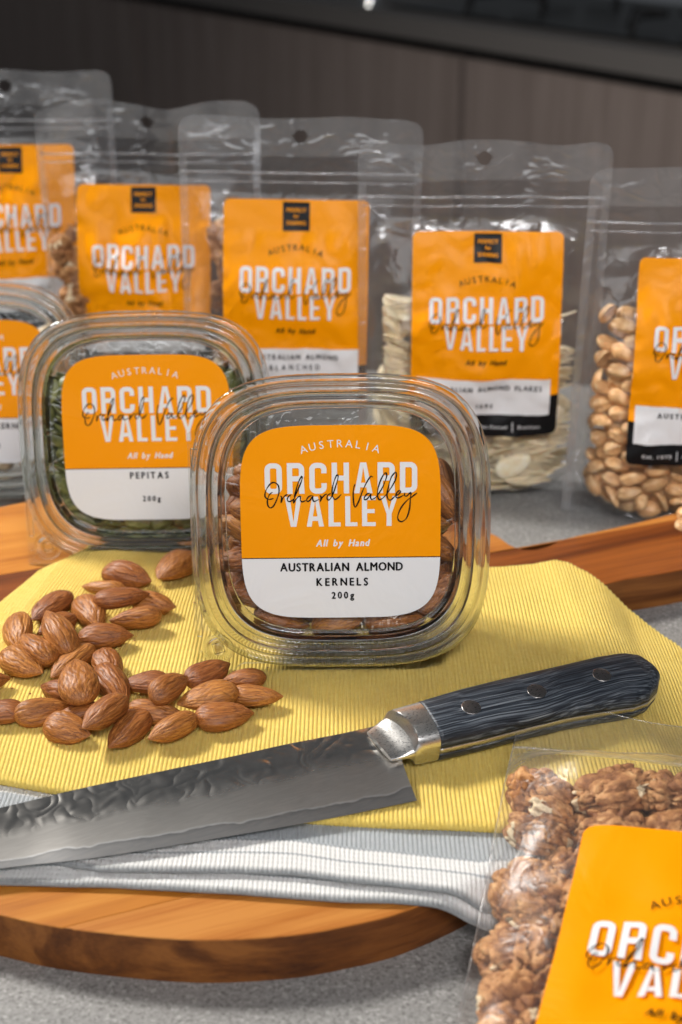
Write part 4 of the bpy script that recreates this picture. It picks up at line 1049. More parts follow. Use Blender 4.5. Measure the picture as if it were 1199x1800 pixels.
D_FLAKE = [-235,-129,7,309,3,13,-88,-110,10,-4,7,38,238,-45,7,1,-1,37,-241,-41,10,303,4,-13,-55,-40,14,-6,11,23,214,-130,16,0,0,-23,-256,-130,23,2,0,-21,3,-111,14,18,8,58,271,-137,42,-44,10,12,-289,-131,41,-16,3,-20,61,-129,17,-309,15,13,258,-41,23,300,-2,3,-218,-40,22,-20,10,-13,103,-132,36,-24,6,13,283,-73,40,-14,-1,5,-172,-131,42,-19,8,-14,62,-143,66,-60,-10,-16,269,-132,62,-21,0,0,-97,-139,58,266,13,12,80,-104,54,-68,15,22,237,-39,52,-17,14,23,-92,-144,79,-60,-10,-18,124,-36,29,273,-15,-8,292,-42,60,-8,13,-10,-115,-39,35,287,-7,-12,36,-37,33,280,-2,19,327,-123,74,305,8,36,-146,-50,53,301,-25,-44,-9,-39,49,-19,6,23,384,-75,87,282,14,103,-286,-40,45,307,-4,23,45,-41,60,303,2,-13,419,-40,111,-18,-25,-11,-300,-126,59,310,-8,-12,25,-138,95,274,-8,-15,348,-59,87,-34,1,69,-350,-108,73,-19,-7,-78,46,-116,100,269,21,53,333,-41,102,305,-29,-13,-292,-133,85,-26,10,-12,16,-38,78,287,7,22,204,-41,83,-12,-16,26,-290,-137,130,-32,-7,-19,85,-41,91,298,1,-13,257,-131,95,-6,-27,6,-282,-41,66,284,-1,-18,85,-41,109,-3,-4,24,282,-41,109,3,-17,-13,-381,-47,86,-20,20,49,105,-117,132,314,-18,-46,203,-189,186,157,-48,0,-399,-40,99,290,19,27,65,-133,140,303,-18,-7,247,-41,116,-308,-18,17,-267,-133,96,-18,11,8,105,-137,170,-46,-15,17,192,-40,127,9,-7,23,-274,-135,112,-27,3,-13,-7,-143,157,-57,-24,10,225,-132,110,15,-14,12,-196,-39,73,286,5,-12,6,-97,146,-65,-9,19,196,-42,142,1,3,3,-180,-39,86,296,12,20,0,-35,122,266,-13,21,199,-129,124,-297,-7,21,-71,-69,99,-20,-19,-83,-40,-37,129,275,-12,22,297,-133,137,-307,4,13,-147,-135,113,286,11,13,-86,-38,135,284,-10,22,381,-42,140,-5,7,10,-151,-96,119,2,-284,176,-65,-67,160,-5,8,85,255,-127,152,310,6,-44,-288,-140,146,273,-11,-20,-206,-39,146,-22,-4,22,394,-79,174,-25,33,66,-212,-63,115,-18,-27,-72,-154,-67,145,294,9,85,322,-122,172,297,23,27,-269,-39,115,-28,-16,-12,-205,-41,178,0,10,-13,363,-100,172,289,26,35,-398,-39,127,295,-4,23,-216,-40,164,307,6,23,435,-55,175,-36,36,72,-316,-41,123,293,-11,7,-244,-87,192,8,-4,162,291,-128,164,300,14,-3,-288,-138,160,282,-10,-18,-161,-99,187,26,9,109,442,-55,203,251,35,85,-397,-40,141,304,2,22,-82,13,288,-168,-119,7,351,-125,237,-72,-16,42,-316,-82,159,298,11,71,143,-124,190,270,18,54,421,-31,194,250,-31,13,-403,-40,156,293,-3,15,187,-132,210,-49,2,16,328,-40,179,255,-8,42,-415,-42,170,-11,0,-2,120,-189,446,128,125,-32,350,-36,199,-46,-21,18,-399,-41,184,313,6,17,-99,-41,185,-312,24,25,355,-38,218,287,-36,-13,-299,-126,184,308,10,-11,-21,-38,182,33,28,23,316,-103,238,293,-42,-28,-410,-42,199,-2,12,4,17,-38,185,-275,28,13,299,-35,216,265,-27,4,-83,-196,482,159,3,309,110,-27,191,68,23,-10,304,-137,260,-37,-30,14,-418,-42,214,309,18,-15,66,-23,220,78,13,-9,213,-131,240,297,-45,-57,-420,-47,244,303,28,-10,13,-74,471,305,-3,-82,61,-195,472,163,272,-3,-418,-42,229,-1,23,-3,52,-49,212,77,18,-18,302,-139,280,-47,-16,16,-287,-97,207,-304,1,88,38,-66,216,68,-26,25,138,-147,243,265,-47,-20,-409,-39,255,-13,39,24,3,-86,215,-253,-24,17,249,-42,221,267,-5,42,-280,-137,247,291,24,-4,-32,-115,206,-262,-22,16,189,-73,251,294,25,115,-309,-132,238,294,11,-40,-72,-140,205,44,1,-14,218,-54,234,277,8,62,-273,-134,216,4,9,1,-30,-136,237,21,5,13,269,-38,253,285,16,23,-201,-41,224,-19,26,-13,-56,-137,224,-284,3,2,341,-40,259,-28,18,29,-363,-39,252,302,40,25,33,-126,247,-301,1,43,415,-41,281,-16,2,-8,-259,-139,256,289,26,-22,-101,-137,271,2,-1,13,398,-40,266,-25,8,-12,-79,-55,262,13,8,20,-87,-138,287,308,10,-23,417,-42,317,-312,-18,-6,-283,-40,237,307,37,24,16,-136,261,4,-1,11,415,-41,341,301,1,-8,-195,13,370,162,-4,-2,212,-134,297,283,11,9,374,-52,329,304,-11,-47,-175,-41,242,-19,22,-10,-29,-139,293,-16,11,-22,283,-100,312,-296,-10,-110,-212,-88,247,314,31,55,157,-109,280,-35,-15,-66,411,-41,299,-6,-10,-12,-142,-51,255,-312,15,13,137,-38,281,-27,-6,22,317,-77,307,-295,-7,-110,-178,-68,280,-1,-5,55,199,-38,272,-32,-11,-12,245,-109,317,-303,-15,-79,-230,-143,490,-10,3,-288,82,-114,279,-37,-14,-85,223,-38,333,-34,-6,-12,-244,-138,301,310,-6,13,52,-43,324,-304,10,-17,154,-139,320,-18,-14,-27,-242,-131,286,6,0,-45,17,-40,296,-10,-3,22,189,-143,338,287,-4,-22,-253,-138,314,-13,-9,9,-40,-140,317,15,10,-23,316,-121,368,-27,10,42,-428,-60,295,272,5,-63,47,-40,285,297,-13,-12,271,-143,350,278,1,2,-173,-115,340,285,13,75,-5,-49,315,-309,8,5,200,-136,395,289,-5,-12,-428,-64,312,264,18,-48,9,-39,344,-287,-1,16,270,-101,347,-36,-10,-16,-477,-41,399,69,205,-171,-7,-141,333,33,5,-14,226,-131,380,-27,2,26,-469,-34,408,258,123,10,-90,-62,308,-2,5,52,239,-141,412,305,-1,-2,-445,11,430,-192,173,-40,10,-62,351,-280,14,-37,157,-39,377,293,18,23,-271,-141,327,-19,-12,-23,-8,-140,348,24,-6,12,217,-39,382,303,28,24,-283,-140,344,-30,-20,-17,-8,-140,362,16,-2,13,166,-40,362,-27,5,3,-251,-142,391,-56,22,29,-91,-47,401,-301,-8,45,194,-45,348,-26,8,32,-274,-145,362,274,-13,-12,-52,-140,375,-307,-1,13,423,4,486,130,-276,2,-188,-80,360,258,30,40,-33,-40,375,20,-3,11,415,-42,406,-7,4,-7,-262,-148,379,-50,-2,-2,-146,-62,420,-275,-9,77,374,-153,454,155,-36,52,-202,-4,360,-98,112,48,-254,-122,480,-6,-306,-55,291,-42,376,300,28,9,-330,-80,331,220,51,38,-57,-42,389,7,-7,17,359,-45,372,294,21,-23,-288,-51,310,-96,-17,-11,-60,-37,432,-275,29,4,415,-42,424,2,-7,-6,-272,-18,289,-89,-19,-8,-97,-137,409,45,16,32,416,-42,376,-7,15,-6,-311,-7,380,189,-20,-20,42,-140,393,-307,45,-6,340,-88,475,-6,-57,84,-297,-5,423,183,-16,-9,-111,-103,410,33,-25,130,385,-49,442,17,-22,-34,-347,-72,354,231,-12,3,-70,-143,413,32,29,14,351,-66,399,-10,6,-51,-183,-27,333,-100,15,22,-41,-143,418,8,46,-24,332,-41,442,20,-33,-13,-309,-12,343,-101,-17,-7,-12,-76,485,-1,-7,-209,226,-71,449,63,4,-100,-331,-95,403,305,6,3,100,-40,417,305,10,23,291,-49,439,37,-25,-39,-374,-14,376,-111,-32,-23,96,-71,406,6,25,106,216,-91,451,63,1,-93,-306,-15,307,-95,-28,-4,56,-136,403,-2,43,-6,271,-54,445,-265,-16,-54,-348,-22,332,228,-47,-29,32,-41,437,4,8,22,252,-72,449,63,2,-99,-410,-13,441,171,-6,-21,-109,-85,478,-3,3,134,175,-96,457,70,16,-113,-355,-102,436,307,19,-57,-5,-121,448,-311,11,-4,215,-121,454,62,-13,-78,-335,-102,417,-1,10,-13,-309,4,453,-177,249,-17,165,-110,460,-233,14,-103,-270,-108,427,23,28,66,-1,-109,462,-7,8,-16,48,-170,470,192,-266,0,-212,-107,457,-286,3,110,-178,-35,511,-10,-99,-128,127,-105,472,-214,23,-100,-252,-113,440,-4,28,-72,-427,-59,495,-41,-44,280,151,-116,465,91,11,-94,-168,-110,461,-24,308,109,-265,13,483,152,302,-3,275,-137,496,-21,-313,47,-254,-129,453,28,21,45]
LOOSE = [
    (-9.63, 56.59, 3.2, -24, 0, 10, 0, 1.14, 'almond lying alone near the top of the pile, second from the clear tub'),
    (-7.58, 57.54, 3.2, -118, 0, 0, 2, 1.14, 'almond nearest the left side of the clear tub, apart from the pile'),
    (-10.52, 55.53, 3.15, 169, 0, 30, 3, 0.98, 'almond half hidden behind the top almond of the upper cluster, tip to the left'),
    (-9.44, 53.66, 3.75, 15, 0, 0, 4, 1.0, 'almond lying on top of the upper cluster, tip to the right'),
    (-10.76, 53.27, 3.2, -68, 0, 10, 5, 1.14, 'broad almond below the upper cluster, standing nearly upright in the view'),
    (-8.12, 54.0, 3.2, -12, 0, 25, 1, 0.86, 'almond with a greyish flank at the right end of the upper cluster'),
    (-8.71, 52.56, 3.35, -167, 0, 75, 3, 0.95, 'almond on edge with a pale seam, right of the upper cluster'),
    (-9.81, 51.25, 3.2, 4, 0, 0, 0, 1.07, 'long plain almond directly below the upper cluster, tip pointing right'),
    (-12.55, 53.77, 3.2, -118, 0, 15, 4, 1.11, 'almond at the upper left of the left cluster, tip pointing down left'),
    (-13.47, 51.4, 3.3, -78, 0, 30, 5, 1.14, 'almond standing at the far left of the left cluster, above the flat one'),
    (-12.06, 52.27, 3.15, -131, 0, 10, 0, 0.94, 'almond mostly hidden under the leaning almond of the left cluster'),
    (-11.55, 50.48, 3.85, 122, 6, 20, 1, 1.14, 'almond leaning over the left cluster with its tip pointing up'),
    (-12.39, 49.84, 3.5, 130, 0, 20, 3, 1.14, 'wrinkled almond lying diagonally across the left cluster'),
    (-12.84, 49.17, 3.2, -39, 0, 0, 2, 1.14, 'broad almond at the left picture edge, tip pointing right'),
    (-10.86, 49.16, 3.25, -118, 0, 20, 4, 1.09, 'almond behind the big upright almond of the central heap'),
    (-10.07, 46.48, 4.05, 106, 4, 0, 2, 1.14, 'big broad almond propped on top of the central heap, tip up'),
    (-9.32, 48.98, 3.2, -65, 0, 0, 3, 1.06, 'grooved almond right behind the big propped almond'),
    (-8.97, 47.35, 3.25, -59, 0, 30, 1, 1.14, 'dark almond tucked under the right side of the big propped almond'),
    (-10.86, 47.09, 3.15, 153, 0, 10, 0, 0.99, 'almond poking out left from under the big propped almond'),
    (-11.37, 45.62, 3.25, 22, 0, 50, 3, 0.98, 'almond with a blackened tip at the left of the central heap'),
    (-13.03, 45.62, 3.2, -168, 0, 0, 2, 0.86, 'almond cut off by the left picture edge beside the heap'),
    (-14.0, 47.76, 3.2, 17, 0, 0, 4, 0.86, 'almond of which only a sliver shows at the left picture edge'),
    (-9.96, 45.57, 3.1, -160, 0, 10, 1, 0.86, 'almond half buried under the front of the central heap'),
    (-10.22, 44.47, 3.2, -21, 0, 25, 2, 0.86, 'broad blunt almond at the lower left front of the heap'),
    (-8.82, 44.57, 3.85, -123, 0, 10, 5, 1.05, 'pale smooth almond lying on top at the front of the heap'),
    (-7.96, 44.42, 3.2, -116, 0, 0, 0, 1.1, 'reddish almond with a white speck at its tip, foremost of all'),
    (-7.68, 47.63, 3.25, -169, 0, 0, 2, 0.86, 'dark deeply wrinkled almond at the left end of the right row'),
    (-6.57, 46.3, 3.85, 53, 0, 40, 1, 0.86, 'almond lying across two others in the right row, tip up right'),
    (-7.11, 45.7, 3.15, -6, 0, 30, 3, 0.94, 'smooth almond in the gap between the heap and the right row'),
    (-6.29, 44.48, 3.25, -139, 0, 15, 5, 0.95, 'pale almond with a dark spot on its tip in the front row'),
    (-5.28, 48.25, 3.3, 41, 0, 20, 4, 0.94, 'slim almond at the back of the right row beside the tub corner'),
    (-5.13, 46.3, 3.45, -153, 0, 0, 2, 1.06, 'large dark almond in the middle of the right row'),
    (-3.85, 47.96, 3.2, -169, 0, 10, 0, 0.86, 'almond in front of the press button of the clear tub'),
    (-3.3, 46.76, 3.2, -3, 0, 0, 3, 0.93, 'almond farthest to the right, tip pointing right'),
    (-4.43, 45.39, 3.2, 9, 0, 10, 4, 0.95, 'long almond with a small pale ring mark in the front of the right row')]

# packed kernels inside the tubs
fill(D_ALMOND, ALM, 'almond', T1[0], T1[2], (0, .52, 0), 'brown almond packed inside the front clear tub', 'almond', 'almonds inside the front tub', spread=1.06, k=1.08)
fill(D_ALMOND, ALM, 'almond', T1[0], T1[2], (0, 1.5, -.25), 'brown almond packed inside the front clear tub', 'almond', 'almonds inside the front tub', lambda p: p.y < 4.2, 1.02, -1)
fill(D_PEPITA, PEP, 'pepita', T2[0], T2[2], (0, .52, 0), 'green pepita packed inside the tub on the board rear', 'pepita', 'pepitas inside the second tub', spread=1.04)
fill(D_MAC, BAL, 'macadamia', T3[0], T3[2], (0, .52, 0), 'pale round kernel inside the leftmost tub', 'macadamia', 'kernels inside the leftmost tub')
# the deeper layers that the first ones hide
def deeper(name, data, me, T, offs, label):
    V = []; F = []
    src = [tuple(v.co) for v in me.vertices]; fs = [tuple(p.vertices) for p in me.polygons]
    for o in offs:
        for i in range(0, len(data), 6 * 1):
            x, y, z, a, b, c = data[i:i+6]
            E = Euler((a / 100, b / 100, c / 100)).to_matrix()
            p = Vector((-x / 100, y / 100, z / 100)) + Vector(o)
            base = len(V)
            for s in src: V.append(tuple(Vector(T[0]) + T[2] @ (p + E @ (Vector(s) * 100))))
            F += [tuple(base + k for k in f) for f in fs]
    o = mesh(name, V, F, me.materials[0] and me.materials[0])
    tag(o, label, 'pepitas', kind='stuff'); return o
def low_pepita():
    V = []; n, m = 6, 8
    for i in range(n + 1):
        x = -math.cos(math.pi * i / n); r = (1 - x * x) ** .5 if abs(x) < 1 else 0
        for j in range(m):
            p = 2 * math.pi * j / m; V.append((x * .64, math.cos(p) * .37 * r * (1 - .22 * x), math.sin(p) * .15 * r))
    return mesh('pepita_low', V, grid_faces(n + 1, m, True), M['pepita'], raw=True)
deeper('pepitas', D_PEPITA, low_pepita(), T2, [(0, 1.3, -.05), (0, 2.2, -.25)], 'green pepitas filling the depth of the tub behind the front layer')

# ---------------------------------------------------------------- stand-up pouches
PH = 20.3
DP = lerp_curve([(-1, 1.3), (0, 1.45), (1, 2.15), (3, 2.4), (7, 2.4), (10, 2.1), (13, 1.25), (15.2, .4), (16.2, 0.02), (30, 0.0)])
class Pouch:
    def __init__(s, W, seed, wave, crease):
        s.W = W; s.seed = seed; s.wave = wave; s.crease = crease
    def mid(s, x, z):
        return s.wave * (math.sin(x * .75 + s.seed * 1.7) + .6 * math.sin(x * 1.9 + s.seed)) * float(sstep(z, 14.5, 20.3)) + .02 * max(0, z - 4)
    def depth(s, x, z, wr=True):
        k = min(1, abs(x) / (s.W / 2 - .5)); zc = 2.4 * k ** 3.2
        if z < zc - .001: 
            return .012
        d = float(DP(z)) * (1 - k ** 3.2) ** .62 * min(1, .55 + .45 * (z - zc) / .9)
        if wr:
            q = Vector((x * .35 + s.seed * 5, z * .3, 0))
            d += (s.crease * (noise.noise(q) + .7 * abs(noise.noise(q * 2.3)) - .2)) * min(1, d)
        return max(.012, d)
    def front(s, x, z): return s.mid(x, z) - s.depth(x, z)
    def back(s, x, z): return s.mid(x, z) + .85 * s.depth(x, z, False)

def pouch_sheet(name, P, side, mat, root, z0, z1, hole=False):
    step = .17 if hole else .26
    nz = max(8, int((z1 - z0) / step)); nx = int(P.W / step)
    V = []; F = []
    r = .85
    for i in range(nz + 1):
        z = z0 + (z1 - z0) * i / nz
        hw = P.W / 2
        if z > PH - r: hw -= r - math.sqrt(max(0, r * r - (z - PH + r) ** 2))
        for j in range(nx + 1):
            x = -hw + 2 * hw * j / nx
            V.append([x, (P.front if side < 0 else P.back)(x, z) if side else P.mid(x, z), z])
    hx, hz, hr = 0, PH - .95, .36
    def inside(v, k=1): return math.hypot(v[0] - hx, v[2] - hz) < hr * k
    for f in grid_faces(nz + 1, nx + 1):
        if hole and sum(inside(V[q], 1.12) for q in f) >= 2: continue
        F.append(f)
    if hole:
        for v in V:
            d = math.hypot(v[0] - hx, v[2] - hz)
            if d < hr * 1.75 and d > 1e-6:
                k = hr * max(1, 1 + (d / hr - 1.3) * .9) / d
                if d < hr * 1.45: v[0] = hx + (v[0] - hx) * hr / d; v[2] = hz + (v[2] - hz) * hr / d
    for v in V: v[2] += s_wave(P, v[0], v[2])
    return mesh(name, V, F, M[mat], root)

def s_wave(P, x, z):
    return P.wave * .6 * math.sin(.85 * x + P.seed * 2) * float(sstep(z, 17.5, 20.3))

def pouch_label(P, root, lines, bottom=True, off=.2, top=4.75, fnx=None, tagged=True, kx=1.0):
    LWh = 3.92; H = 11.2
    def fn(u, v, h):
        x = u + off; z = PH - top + v
        return (x, P.front(x, z) - .05 - h, z)
    if fnx: fn = fnx
    def sheet(name, u0, u1, v0, v1, mat, h, par, corner=0.0, cb=0.0, ct=0.0):
        nz = max(2, int((v1 - v0) / .2)); nx = max(2, int((u1 - u0) / .2))
        zs = sorted(set([v0 + (v1 - v0) * i / nz for i in range(nz + 1)] + [v0 + cb * k / 6 for k in range(7)] + [v1 - ct * k / 6 for k in range(7)]))
        V = []
        for v in zs:
            ins = 0
            if cb and v < v0 + cb: ins = cb - math.sqrt(max(0, cb * cb - (v0 + cb - v) ** 2))
            if ct and v > v1 - ct: ins = ct - math.sqrt(max(0, ct * ct - (v - v1 + ct) ** 2))
            V += [fn(u0 + ins + (u1 - u0 - 2 * ins) * j / nx, v, h) for j in range(nx + 1)]
        return mesh(name, V, grid_faces(len(zs), nx + 1), M[mat], par)
    lab = sheet('label', -LWh, LWh, -8.75, 0, 'orange', 0, root, ct=.35)
    sheet('black_band', -LWh, LWh, -H, -8.751, 'black_paper', 0, lab, cb=.45)
    if tagged: sheet('black_tag', -.73, .73, -1.6, -.12, 'black_paper', .03, lab)
    sheet('white_box', -LWh + .3, LWh - .45, -9.95, -7.85, 'white', .03, lab)
    k = Print()
    for t_, y in () if not tagged else (('PERFECT', -.62), ('for', -.92), ('SHARING', -1.28)):
        if t_ == 'for': k.text(t_, .17, -.14, .14, y, bold=True)
        else: k.text(t_, .19, -.52, .52, y, bold=True)
    k.build('orange_lettering', M['orange_ink'], lab, fn, .07)
    k = Print(); k.arc('AUSTRALIA', .30, 0, -2.25, 3.6, R(23)); k.spaced('All by Hand', .27, -1.05, 1.05, -6.95, shear=.2)
    for t_, cap, x0, x1, yb in lines: k.spaced(t_, cap, x0, x1, yb)
    k.build('dark_lettering', M['ink'], lab, fn, .07)
    w = Print(); block_word(w, 'ORCHARD', -3.0, 3.0, -4.72, 1.34); block_word(w, 'VALLEY', -2.2, 2.2, -6.16, 1.3)
    w.build('white_lettering', M['white_ink'], lab, fn, .085)
    w = Print(); w.text('Est. 1975', .2, -3.1, -1.6, -10.72); w.text('Australian Owned', .2, -1.05, 1.25, -10.72); w.text('Premium', .2, 1.85, 3.0, -10.72)
    w.poly([(-1.34, -10.9), (-1.3, -10.9), (-1.3, -10.35), (-1.34, -10.35)]); w.poly([(1.52, -10.9), (1.56, -10.9), (1.56, -10.35), (1.52, -10.35)])
    w.build('small_lettering', M['white_ink'], lab, fn, .06)
    s = Print(); script_line(s, dy=-5.92, w=.05); s.build('script_lettering', M['ink'], lab, fn, .125)
    return lab

def make_pouch(label, x, y, yaw, seed, lines, wave=.1, crease=.25, W=13.0, lean=0, roll=0, sz=1.0, off=.2, top=4.75):
    t = thing('stand_up_pouch', label, 'pouch', (x, y, 0.03), (R(-lean), R(roll), R(yaw)), 'clear stand-up pouches with orange labels'); t.scale = (1, 1, sz)
    P = Pouch(W, seed, wave, crease)
    pouch_sheet('front_film', P, -1, 'film', t, 0, PH - 2.05)
    pouch_sheet('back_film', P, 1, 'film', t, 0, PH - 2.05)
    pouch_sheet('top_seal', P, 0, 'seal', t, PH - 2.05, PH, True)
    # gusset joining front and back below the contents
    V = []; n = 40
    for i in range(n + 1):
        x_ = (-W/2 + .5) + (W - 1) * i / n; k = min(1, abs(x_) / (W/2 - .5)); zc = 2.4 * k ** 3.2 + .02
        for j in range(9):
            q = j / 8; V.append((x_, P.front(x_, zc + .0) * (1 - q) + P.back(x_, zc) * q, zc + .9 * math.sin(math.pi * q) * (1 - k * .5)))
    mesh('bottom_gusset', V, grid_faces(n + 1, 9), M['film'], t)
    for zz, r in ((PH - 2.95, .07), (PH - 3.45, .045)):
        V = []; F = []
        tube_geo([(x_, P.mid(x_, zz) - .03, zz) for x_ in np.linspace(-W/2 + .25, W/2 - .25, 30)], r, V, F, 6)
        mesh('zip_ridge', V, F, M['seal'], t)
    for sx in (-1, 1):
        V = []
        for i in range(50):
            z = (PH - 2.2) * i / 49
            for dx in (0, .42): xx = sx * (W / 2 - dx - .01); V.append((xx, P.mid(xx, z) - .035, z))
        mesh('side_seal', V, grid_faces(50, 2), M['seal'], t)
    pouch_label(P, t, lines, off=off, top=top)
    return t, P
PD = {}
PD['A'] = make_pouch('pouch at the far left, rearmost, only its right half in the picture', -20.6, 89.6, 3, 1, [('WALNUT KERNELS', .26, -2.0, 2.0, -8.6), ('100g', .24, -.4, .45, -9.6)], .12, .5, top=4.4, off=0)
PD['B'] = make_pouch('pouch with a wavy silvery top edge and walnuts at its side', -11.2, 83.3, -2, 2, [('WALNUT KERNELS', .26, -2.0, 2.0, -8.6), ('100g', .24, -.4, .45, -9.6)], .38, .6, sz=.955, off=-.35)
PD['C'] = make_pouch('pouch of blanched almonds behind the two clear tubs, between the other pouches', -2.35, 76.1, -1.5, 3, [('AUSTRALIAN ALMOND', .27, -2.35, 2.35, -8.42), ('BLANCHED', .27, -1.35, 1.35, -8.98), ('100g', .24, -.4, .45, -9.55)], .10, .4, roll=.6, sz=.98, off=-.2, top=4.35)
PD['D'] = make_pouch('pouch of sliced almond flakes, right behind the front tub', 7.5, 73.2, -3, 4, [('AUSTRALIAN ALMOND FLAKES', .27, -3.2, 3.0, -8.5), ('100g', .24, -.4, .45, -9.5)], .22, .5, roll=-.5, sz=.945, off=.3)
PD['E'] = make_pouch('pouch of peanuts cut off by the right edge of the picture', 18.45, 69.4, -4, 5, [('AUSTRALIAN PEANUTS', .27, -2.5, 2.5, -8.45), ('UNSALTED', .27, -1.1, 1.1, -9.02), ('200g', .24, -.4, .45, -9.6)], .12, .45, roll=.8, sz=.915)

def in_pouch(key): 
    t = PD[key][0]; return tuple(v / CM for v in t.location), t.rotation_euler.to_matrix()
def clear_of_film(P, p):
    # a kernel may not push through the film in front of it
    return p.y > -P.depth(p.x, p.z) + .42
def filler(key, data, meshes, name, label, cat, group, keep=None, lim=5.3, k=1.0):
    b, m3 = in_pouch(key); P = PD[key][1]
    def ok(p):
        d = P.depth(p.x, max(p.z, .3), False)
        return abs(p.x) < lim and (keep is None or keep(p)) and clear_of_film(P, p)
    fill(data, meshes, name, b, m3, (0, .22, .25), label, cat, group, ok, k=k)
filler('E', D_PEANUT, PNT, 'peanut', 'tan peanut half inside the peanut pouch', 'peanut', 'peanuts inside the pouch', k=.93)
b_, m_ = in_pouch('E'); fill(D_PEANUT, PNT, 'peanut', b_, m_, (0, .95, .5), 'tan peanut half inside the peanut pouch', 'peanut', 'peanuts inside the pouch', lambda p: p.x < -3.3 or (p.z < 2.6 and p.x < 1), 1.0, -1)
filler('D', D_FLAKE, FLK, 'almond_flake', 'thin cream almond slice inside the flake pouch', 'almond flake', 'almond slices inside the pouch', lambda p: abs(p.x) > 2.4 or p.z < 3.6)
def upper(key, data, dz, meshes, name, label, cat, group, keep):
    b, m3 = in_pouch(key)
    fill(data, meshes, name, b, m3, (0, .45, dz), label, cat, group, lambda p: keep(p) and p.y > -PD[key][1].depth(p.x, p.z) + .6)
upper('D', D_FLAKE[:6 * 200], 4.9, FLK, 'almond_flake', 'thin cream almond slice inside the flake pouch', 'almond flake', 'almond slices inside the pouch', lambda p: 3.3 < abs(p.x) < 5.5)
upper('D', D_FLAKE[:6 * 120], 9.0, FLK, 'almond_flake', 'thin cream almond slice inside the flake pouch', 'almond flake', 'almond slices inside the pouch', lambda p: 3.5 < abs(p.x) < 5.2 and p.z < 11.0 - .8 * (p.x > 0))
upper('D', D_FLAKE[6 * 80:], 5.6, FLK, 'almond_flake', 'thin cream almond slice inside the flake pouch', 'almond flake', 'almond slices inside the pouch', lambda p: -5.4 < p.x < -3.6)
upper('E', D_PEANUT, 2.6, PNT, 'peanut', 'tan peanut half inside the peanut pouch', 'peanut', 'peanuts inside the pouch', lambda p: p.x < -3.0 and 9.3 < p.z < 11.6)
BLANCH = []
for q in (0, 4):
    me_ = ALM[q].copy(); me_.materials.clear(); me_.materials.append(M['flake']); me_.name = 'blanched_almond'; BLANCH.append(me_)
rw = random.Random(11)
for key, x0s, top, msh, sc_ in (('C', ((4.5, 4.9), (-5.0, -4.5)), 6.5, ALM, .9), ('B', ((-5.3, -3.6), (4.2, 5.2)), 12.2, WAL, .8), ('A', ((3.8, 5.2),), 12, WAL, .8)):
    b, m3 = in_pouch(key)
    for xa, xb in x0s:
        z = 1.2
        while z < top:
            p = Vector((rw.uniform(xa, xb), rw.uniform(-1.2, -.2), z))
            nm = 'walnut_half' if msh is WAL else 'blanched_almond'
            o = nut(msh[rw.randrange(5)], nm, tuple(Vector(b) + m3 @ p), (rw.uniform(0, 6), rw.uniform(0, 6), rw.uniform(0, 6)),
                ('walnut kernel inside the wavy topped pouch' if key == 'B' else 'walnut kernel inside the rearmost pouch') if msh is WAL else 'pale blanched almond inside the middle pouch',
                'walnut' if msh is WAL else 'almond', 'kernels inside pouch ' + {'A': 'at the far left', 'B': 'with the wavy top', 'C': 'of blanched almonds'}[key])
            o.scale = (sc_,) * 3
            if msh is ALM:
                o.data = BLANCH[rw.randrange(2)]
            z += rw.uniform(.9, 1.4)

# ---------------------------------------------------------------- loose almonds on the towel
for i, (x, y, z, yaw, pit, roll, m, s, lab) in enumerate(LOOSE):
    E = Matrix.Rotation(R(yaw), 3, 'Z') @ Matrix.Rotation(R(-pit * 2.5), 3, 'Y') @ Matrix.Rotation(R(roll), 3, 'X')
    o = nut(ALM[m], 'almond', (x, y, z), E.to_euler(), lab, 'almond', 'loose almonds on the yellow towel')
    o.scale = (s * (1 + .05 * math.sin(i * 2.3)), s * (1.0 if s > .95 else 1.05) * (1 + .07 * math.sin(i * 1.7)), s * (1 + .08 * math.cos(i * 1.1)))

